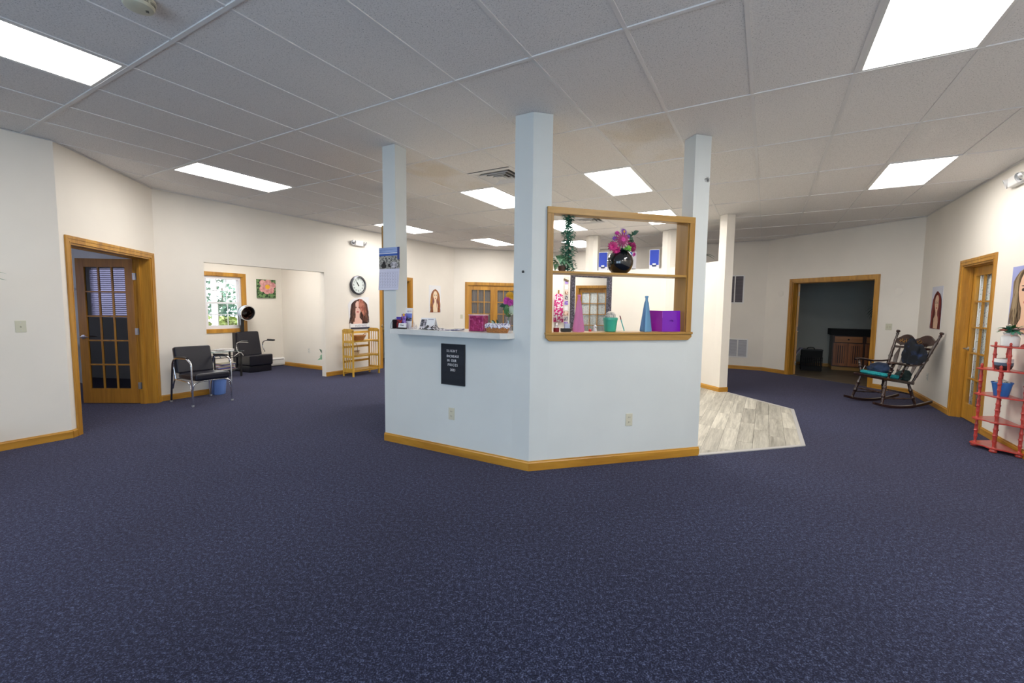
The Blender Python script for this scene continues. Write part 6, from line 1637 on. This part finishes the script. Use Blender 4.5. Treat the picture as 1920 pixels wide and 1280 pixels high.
spindle(MB(), (-.24, -.225, .22), (.24, -.225, .22), .015, 5).build('front_stretcher', DARKW, t, smooth=True)
spindle(MB(), (-.24, .215, .20), (.24, .215, .20), .013, 5).build('rear_stretcher', DARKW, t, smooth=True)
m = MB()
m.hull8([(-.26, -.275, sz(-.27) - .025), (.26, -.275, sz(-.27) - .025), (-.24, .235, sz(.23) - .025), (.24, .235, sz(.23) - .025), (-.265, -.28, sz(-.27) + .018), (.265, -.28, sz(-.27) + .018), (-.245, .24, sz(.23) + .018), (.245, .24, sz(.23) + .018)])
m.build('seat', DARKW, t, bevel=.010, seg=3)
# crest rail with two humps
def yb(z): return .200 + (z - .38) * .275 / .695
pts = []
for k in range(21):
    x = -.315 + .63 * k / 20; q = abs(x) / .315
    zt = .985 + .085 * sin(pi * min(1, q * 1.02)) ** 1.2 + (.012 if q < .1 else 0)
    pts.append((x, zt))
low = [(.315, .945), (.18, .900), (0, .925), (-.18, .900), (-.315, .945)]
m = MB(); outline = pts + low; n = len(outline)
vs = [(x, yb(z) - .012, z) for x, z in outline] + [(x, yb(z) + .014, z) for x, z in outline]
fs = [tuple(range(n)), tuple(range(2 * n - 1, n - 1, -1))] + [(i, n + i, n + (i + 1) % n, (i + 1) % n) for i in range(n)]
cr_ = m.add(vs, fs).build('crest_rail', DARKW, t)
GOLD = pm('gold_stencil', (0.55, 0.30, 0.05), .35, .4)
rg = random.Random(61); m = MB()
for k in range(70):
    x = -.22 + .36 * k / 69; z = .985 + .022 * sin(k * 1.1) - .02 + .03 * (1 - (x / .25) ** 2) * 0
    a = rg.uniform(0, 6.28)
    m.leaf((x, yb(z) - .0145, z), (cos(a), -.02, sin(a)), (0, -1, 0), .024, .009, bend=0.02, n=1)
m.build('gold_stencil', GOLD, cr_)
m = MB(); vs = [(-.285, .86), (.285, .86), (.29, .895), (-.29, .895)]
MB().hull8([(-.285, yb(.855) - .010, .855), (.285, yb(.855) - .010, .855), (-.285, yb(.855) + .010, .855), (.285, yb(.855) + .010, .855), (-.292, yb(.89) - .010, .890), (.292, yb(.89) - .010, .890), (-.292, yb(.89) + .010, .890), (.292, yb(.89) + .010, .890)]).build('lower_rail', DARKW, t, bevel=.003)
for x in (-.20, -.10, 0.0, .10, .20):
    MB().ball((x * 1.0, yb(.905), .907), .014, seg=10, rings=6).build('bead', DARKW, t, smooth=True)
for x in (-.165, -.055, .055, .165):
    x2 = x * 1.15; ol = [(x - .008, .40), (x + .008, .40), (x + .030, .62), (x2 + .032, .74), (x2 + .008, .855), (x2 - .008, .855), (x2 - .032, .74), (x - .030, .62)]
    vs = [(a, yb(z) - .006, z) for a, z in ol] + [(a, yb(z) + .006, z) for a, z in ol]; n = 8
    MB().add(vs, [tuple(range(n)), tuple(range(2 * n - 1, n - 1, -1))] + [(i, n + i, n + (i + 1) % n, (i + 1) % n) for i in range(n)]).build('back_splat', DARKW, t)
RCP, RCA = Vector((5.70, 6.63, 0)), R_(-87)
def on_rocker(x, y, z):
    a, b_ = rotv(x, y, RCA); return (RCP.x + a, RCP.y + b_, z)
# cushion
TEALC = speck_mat('teal_terry', (0.0, 0.16, 0.20), (0.03, 0.50, 0.52), 120, .42, .62, .9)
m = MB(); N_ = 12; vs = []; prof = [(0.0, 0.0), (.90, 0), (1.0, .020), (.98, .048), (.86, .060), (0.0, .062)]
for kk, zz in prof:
    for q in range(28):
        a = 2 * pi * q / 28; ex = abs(cos(a)) ** .5 * (1 if cos(a) > 0 else -1); ey = abs(sin(a)) ** .5 * (1 if sin(a) > 0 else -1)
        x, y = .228 * kk * ex, .215 * kk * ey - .055
        vs.append((x, y, sz(y) + .0195 + zz))
m.add(vs, [(i * 28 + q, i * 28 + (q + 1) % 28, (i + 1) * 28 + (q + 1) % 28, (i + 1) * 28 + q) for i in range(5) for q in range(28)])
tag(m.build('seat_cushion', TEALC, smooth=True, loc=on_rocker(0, 0, 0), rotz=RCA), 'teal terry seat cushion on the rocking chair', 'cushion')
# folded garment on the seat and jacket hung over the back
NAVY = pm('navy_cloth', (0.008, 0.022, 0.062), .85, bump=(18, .8, .02), var=(9, .6))
NAVY2 = speck_mat('dark_printed_cloth', (0.003, 0.005, 0.010), (0.014, 0.040, 0.13), 14, .52, .80, .8)
def lump(name, lab, cat, c, r, seed, mat, rz=0, amp=.16, extra=None, sq=(1, 1, 1)):
    rg = random.Random(seed); ph = [rg.uniform(0, 6.28) for _ in range(8)]
    m = MB(); m.ball((0, 0, 0), 1, 1, 1, 34, 22)
    nv = []
    for x, y, z in m.v:
        d = 1 + amp * (sin(3 * x + ph[0] + 2 * y) * .5 + sin(5 * y + ph[1] - 3 * z) * .35 + sin(7 * x - 4 * z + ph[2]) * .25 + sin(11 * z + 5 * x + ph[3]) * .15)
        nv.append((x * r[0] * d, y * r[1] * d, max(-r[2] * .55, z * r[2] * d)))
    m.v = nv
    if extra: extra(m)
    o = m.build(name, mat, smooth=True, loc=c, rotz=RCA + rz)
    return tag(o, lab, cat)
def flap(m):
    m.hull8([(-.16, -.10, -.02), (-.05, -.13, -.03), (-.17, .06, -.02), (-.06, .08, -.03), (-.19, -.09, .05), (-.06, -.10, .055), (-.19, .05, .055), (-.07, .07, .06)])
lump('folded_garment', 'folded navy garment lying on the teal cushion of the rocking chair', 'garment', on_rocker(-.055, -.04, sz(-.04) + .128), (.170, .160, .090), 3, NAVY, .2, amp=.24)
tag(MB().tube([(-.16, -.13, .0), (-.115, -.16, .045), (-.155, -.10, .090)], .004, 5).build('garment_trim', pm('pale_piping', (.45, .42, .42), .6), loc=on_rocker(-.055, -.04, sz(-.04) + .075), rotz=RCA), 'pale piping edge of the navy garment on the rocking chair', 'trim piece')
o = lump('hung_jacket', 'dark blue printed jacket draped over the rocking chair back', 'jacket', on_rocker(.135, yb(.78) - .055, .765), (.165, .062, .225), 9, NAVY2, .12, amp=.34)
lump('scarf', 'dark green scarf bunched at the right side of the rocking chair', 'scarf', on_rocker(.17, .12, sz(.12) + .075), (.085, .10, .10), 15, pm('dark_green_cloth', (0.005, 0.022, 0.022), .8, bump=(20, .8, .02)), 0, amp=.2)

# ---------------------------------------------------------------- red whatnot shelf
cxn, cyn = 5.06, 4.42
t = thing('red_shelf', 'coral red five tier whatnot shelf with turned posts, right edge', 'shelf unit', (cxn, cyn, 0), 0)
def rel(p): return (p[0] - cxn, p[1] - cyn)
low_poly = [(4.868, 4.525), (4.895, 4.585), (4.94, 4.615), (5.00, 4.635), (5.24, 4.640), (5.05, 4.290), (5.030, 4.180), (4.985, 4.178), (4.955, 4.235), (4.935, 4.300), (4.895, 4.335), (4.880, 4.385), (4.900, 4.440), (4.895, 4.490)]
top_poly = [(4.925, 4.475), (4.955, 4.525), (5.01, 4.560), (5.185, 4.545), (5.045, 4.290), (5.02, 4.16), (4.965, 4.175), (4.945, 4.230), (4.915, 4.290), (4.900, 4.335), (4.925, 4.380), (4.930, 4.430)]
posts = {'left': (4.955, 4.585), 'front': (4.915, 4.368), 'right': (5.012, 4.222), 'back': (5.178, 4.590)}
tp = {'left': (4.960, 4.478), 'front': (4.932, 4.318), 'right': (5.005, 4.205), 'back': (5.135, 4.515)}
tiers = [0.035, 0.300, 0.562, 0.830]
for z in tiers: MB().prism([rel(p) for p in low_poly], z, z + .014).build('tier_board', RED, t, bevel=.003)
MB().prism([rel(p) for p in top_poly], 1.072, 1.086).build('tier_board', RED, t, bevel=.003)
for nm, p in posts.items():
    x, y = rel(p)
    MB().lathe([(.020, 0), (.030, .006), (.032, .018), (.026, .030), (.012, .035)], 16, (x, y, 0)).build('bun_foot', RED, t, smooth=True)
    for i in range(3): spindle(MB(), (x, y, tiers[i] + .014), (x, y, tiers[i + 1]), .0155, 4, 12).build('turned_post', RED, t, smooth=True)
    MB().lathe([(.009, 0), (.014, .006), (.009, .014), (.014, .026), (.011, .040), (0, .050)], 12, (x, y, .844)).build('finial', RED, t, smooth=True)
for nm, p in tp.items():
    x, y = rel(p)
    spindle(MB(), (x, y, .844), (x, y, 1.072), .0145, 3, 12).build('turned_post', RED, t, smooth=True)
    MB().lathe([(.009, 0), (.013, .006), (.008, .014), (.012, .024), (.009, .034), (0, .042)], 12, (x, y, 1.086)).build('finial', RED, t, smooth=True)
t = thing('tapered_pot', 'bright blue tapered pot of pale stones on the third red tier', 'plant pot', (5.005, 4.425, .576), .2)
BPOT = pm('bright_blue_glaze', (0.035, 0.17, 0.52), .35)
MB().lathe([(.052, 0), (.054, .003), (.075, .128), (.081, .129), (.081, .141), (.074, .141), (.070, .128), (0, .124)], 26).build('pot_body', BPOT, t, smooth=True)
m = MB(); rg = random.Random(16)
for k in range(46):
    a, r = rg.random() * 6.28, rg.random() ** .6 * .060; m.ball((r * cos(a), r * sin(a), .132 + .028 * (1 - (r / .055) ** 2)), .009, seg=6, rings=4)
m.build('stone_mound', PLASTER, t, smooth=True)
t = thing('striped_bowl', 'grey and dark striped bowl of sand on the second red tier', 'bowl', (5.005, 4.430, .844), 0)
MB().lathe([(.045, 0), (.058, .012), (.068, .045)], 26).build('dark_base', pm('charcoal_glaze', (.035, .035, .04), .3), t, smooth=True)
MB().lathe([(.068, .045), (.071, .075)], 26).build('grey_band', pm('slate_blue_glaze', (.10, .16, .24), .3), t, smooth=True)
MB().lathe([(.071, .075), (.070, .112), (.064, .112), (.063, .098), (0, .100)], 26).build('pale_rim', WHITE, t, smooth=True)
MB().ball((0, 0, .098), .058, .058, .022).build('sand', PLASTER, t, smooth=True)
t = thing('jar_planter', 'white ceramic jar with pink roses on top of the red shelf', 'flower vase', (4.995, 4.385, 1.086), 0)
MB().lathe([(.058, 0), (.066, .008), (.068, .085), (.060, .104), (.046, .112), (.046, .120), (.056, .135), (.052, .137), (.040, .122), (0, .118)], 28).build('jar_body', pm('white_crackle_glaze', (.78, .78, .78), .25, coat=.4), t, smooth=True)
RIB = pm('peach_ribbon', (.72, .42, .36), .5)
MB().lathe([(.0475, .111), (.049, .114), (.0475, .118)], 24, cap=False).build('ribbon', RIB, t, smooth=True)
for a in (.4, -.5): MB().leaf((-.03, -.04, .114), (-.3 + a, -.6, .2 * a), (0, 0, 1), .055, .018).build('ribbon_loop', RIB, t)
rg = random.Random(19)
for k in range(34):
    a = rg.uniform(0, 6.28); MB().leaf((.03 * cos(a), .03 * sin(a), .135), (cos(a), sin(a), rg.uniform(.1, 2.2)), (0, 0, 1), rg.uniform(.07, .12), .040, bend=.35).build('leaf', MGREEN if k % 3 else GREEN, t)
def rose(c, mat, r=.030):
    m = MB(); c = Vector(c)
    for l in range(4):
        n = 7 - l
        for k in range(n):
            a = 2 * pi * k / n + l * .5; rr = r * (1 - .22 * l); d = Vector((cos(a), sin(a), .35 + .35 * l))
            base = c + Vector((cos(a), sin(a), 0)) * rr * .15; side = Vector((-sin(a), cos(a), 0)); up = d.normalized()
            w_ = rr * .85; p1 = base + up * rr * .55; p2 = base + up * rr
            m.add([base - side * w_ * .3, base + side * w_ * .3, p1 - side * w_ * .65, p1 + side * w_ * .65, p2 - side * w_ * .35, p2 + side * w_ * .35, p2 + up * rr * .08], [(0, 1, 3, 2), (2, 3, 5, 4), (4, 5, 6)])
    m.ball(c + Vector((0, 0, r * .35)), r * .35, seg=8, rings=6)
    m.build('rose', mat, t, smooth=True)
rose((-.010, -.050, .165), pm('pale_pink_rose', (.80, .55, .55), .5), .036); rose((-.085, -.005, .155), pm('salmon_rose', (.72, .25, .18), .5), .032); rose((.068, -.040, .165), pm('blush_rose', (.78, .50, .48), .5), .036); rose((.02, .03, .20), pm('cream_rose', (.80, .68, .60), .5), .030)

t = thing('red_ornament', 'red heart shaped ornament on top of the red shelf', 'ornament', (5.045, 4.270, 1.086), R_(-35))
m = MB(); ol = [(-.052, 0), (.052, 0), (.048, .018), (.030, .030), (.030, .052), (.012, .066), (-.012, .058), (-.022, .034), (-.044, .020)]
m.yprism(ol, -.012, .012).build('body', RED, t, bevel=.003)
for x, z, r in ((.010, .045, .008), (-.014, .024, .006), (.030, .020, .006)):
    MB().lathe([(r, -.0128), (r, .0128)], 12, (x, 0, z), (0, -1, 0)).build('pierced_hole', pm('dark_red_hole', (.12, .01, .01), .6), t)

# ---------------------------------------------------------------- dark room contents
ca = R_(-30)
t = thing('base_cabinet', 'reddish wood cabinet with one drawer and two slatted doors, dark room', 'cabinet', (7.71, 10.50, 0), ca)
CABD = wood('dark_cabinet_carcass', (0.030, 0.010, 0.004), (0.07, 0.022, 0.009), (1, 1, 0.08))
CABL = wood('light_drawer_front', (0.36, 0.13, 0.035), (0.55, 0.23, 0.07), (0.08, 1, 1))
def cabinet(t, w_, nd):
    MB().box(0, w_, .02, .62, .09, .838).build('body', CABD, t)
    MB().box(.01, w_ - .01, .06, .60, 0, .09).build('toe_board', PINE_H, t)
    d_ = MB().box(.035, w_ - .035, -.002, .020, .675, .815).build('drawer', CABL, t, bevel=.006)
    MB().ball((w_ / 2, -.016, .745), .017, seg=12, rings=8).build('knob', BLACKM, d_, smooth=True)
    dw = (w_ - .05) / nd
    for k in range(nd):
        x0 = .02 + k * (dw + .01); m = MB(); r = .055
        m.box(x0, x0 + r, -.002, .020, .115, .655).box(x0 + dw - r, x0 + dw, -.002, .020, .115, .655).box(x0 + r, x0 + dw - r, -.002, .020, .115, .175).box(x0 + r, x0 + dw - r, -.002, .020, .60, .655)
        o = m.build('door', CABW, t)
        n = 4
        for q in range(n):
            xa = x0 + r + (dw - 2 * r) * q / n + .008; MB().box(xa, xa + (dw - 2 * r) / n - .018, .004, .018, .175, .60).build('panel_slat', CABW, o)
cabinet(t, .60, 2)
t = thing('base_cabinet', 'second wood cabinet, mostly hidden behind the oak casing, dark room', 'cabinet', (7.71 + .602 * cos(ca), 10.50 + .602 * sin(ca), 0), ca)
cabinet(t, .60, 2)
t = MB().box(-.05, 1.25, -.03, .64, .8385, .985).build('worktop', BLK, loc=(7.71, 10.50, 0), rotz=ca); tag(t, 'thick black worktop across the cabinets in the dark room', 'worktop')
# hamper
t = thing('laundry_hamper', 'black plastic laundry hamper left of the cabinet in the dark room', 'hamper', (7.16, 10.42, 0), R_(-30))
m = MB(); hw2_, hd2, hh2 = .205, .15, .50
for z0_, z1_ in ((0, .10), (.115, .125), (.32, .50)): m.box(-hw2_, hw2_, -hd2, -hd2 + .008, z0_, z1_).box(-hw2_, hw2_, hd2 - .008, hd2, z0_, z1_).box(-hw2_, -hw2_ + .008, -hd2, hd2, z0_, z1_).box(hw2_ - .008, hw2_, -hd2, hd2, z0_, z1_)
for z in (.15, .185, .22, .255, .29): m.box(-hw2_, hw2_, -hd2, -hd2 + .006, z, z + .012).box(-hw2_, hw2_, hd2 - .006, hd2, z, z + .012).box(-hw2_, -hw2_ + .006, -hd2, hd2, z, z + .012).box(hw2_ - .006, hw2_, -hd2, hd2, z, z + .012)
for k in range(12):
    x = -hw2_ + .41 * k / 11
    m.box(x - .008, x + .008, -hd2 - .001, -hd2 + .007, .09, .33).box(x - .008, x + .008, hd2 - .007, hd2 + .001, .09, .33)
m.box(-hw2_, hw2_, -hd2, hd2, 0, .01)
m.build('hamper_body', BLK, t)
MB().tube(bent([(-.09, 0, .49), (-.09, 0, .53), (-.05, 0, .545), (.02, 0, .545), (.05, 0, .53), (.05, 0, .49)]), .010, 8).build('handle', BLACKP, t, smooth=True)
m = MB(); m.box(-hw2_ - .012, hw2_ + .012, -hd2 - .012, hd2 + .012, .488, .500); m.build('rim', BLACKP, t)
m = MB(); vs = []
for i in range(10):
    q = i / 9
    for j in range(7):
        y = -.10 + .20 * j / 6; x = -.19 - .13 * sin(min(1, q * 1.6) * pi / 2) + .012 * sin(j * 1.7 + q * 4); z = .515 - .33 * q ** 1.3 * (1 + .12 * sin(j * 2.)) if q > .12 else .522
        vs.append((x, y, z))
m.add(vs, [(i * 7 + j, i * 7 + j + 1, (i + 1) * 7 + j + 1, (i + 1) * 7 + j) for i in range(9) for j in range(6)])
o = m.build('towel', pm('lavender_towel', (.50, .48, .66), .9, bump=(60, .6, .01)), smooth=True, loc=(7.16, 10.42, 0), rotz=R_(-30)); md = o.modifiers.new('t', 'SOLIDIFY'); md.thickness = .012
tag(o, 'pale lavender towel hanging over the left rim of the hamper', 'towel')
# palm in the dark room
t = thing('palm', 'dark feathery palm frond showing at the right of the dark room', 'potted plant', (7.73, 9.22, 0), 0)
MB().lathe([(.12, 0), (.16, .3), (.15, .3), (0, .27)], 18).build('pot', BLACKP, t, smooth=True)
MB().tube([(0, 0, .25), (.0, .02, .9), (0, 0, 1.45)], [.035, .03, .025], 8).build('trunk', pm('palm_bark', (.08, .06, .04), .9), t, smooth=True)
m = MB(); rg = random.Random(70)
for k in range(40):
    a = rg.uniform(0, 6.28); m.leaf((0, 0, 1.48), (cos(a), sin(a), rg.uniform(-.7, .9)), (0, 0, 1), rg.uniform(.25, .36), .018, bend=.3)
for k in range(9):
    a = -1.0 + 2.0 * k / 8; m.leaf((-.05, 0, 1.48), (-1, -.2, a), (0, 0, 1), .34, .016, bend=.2)
m.build('frond', pm('very_dark_green', (.012, .03, .015), .6), t)
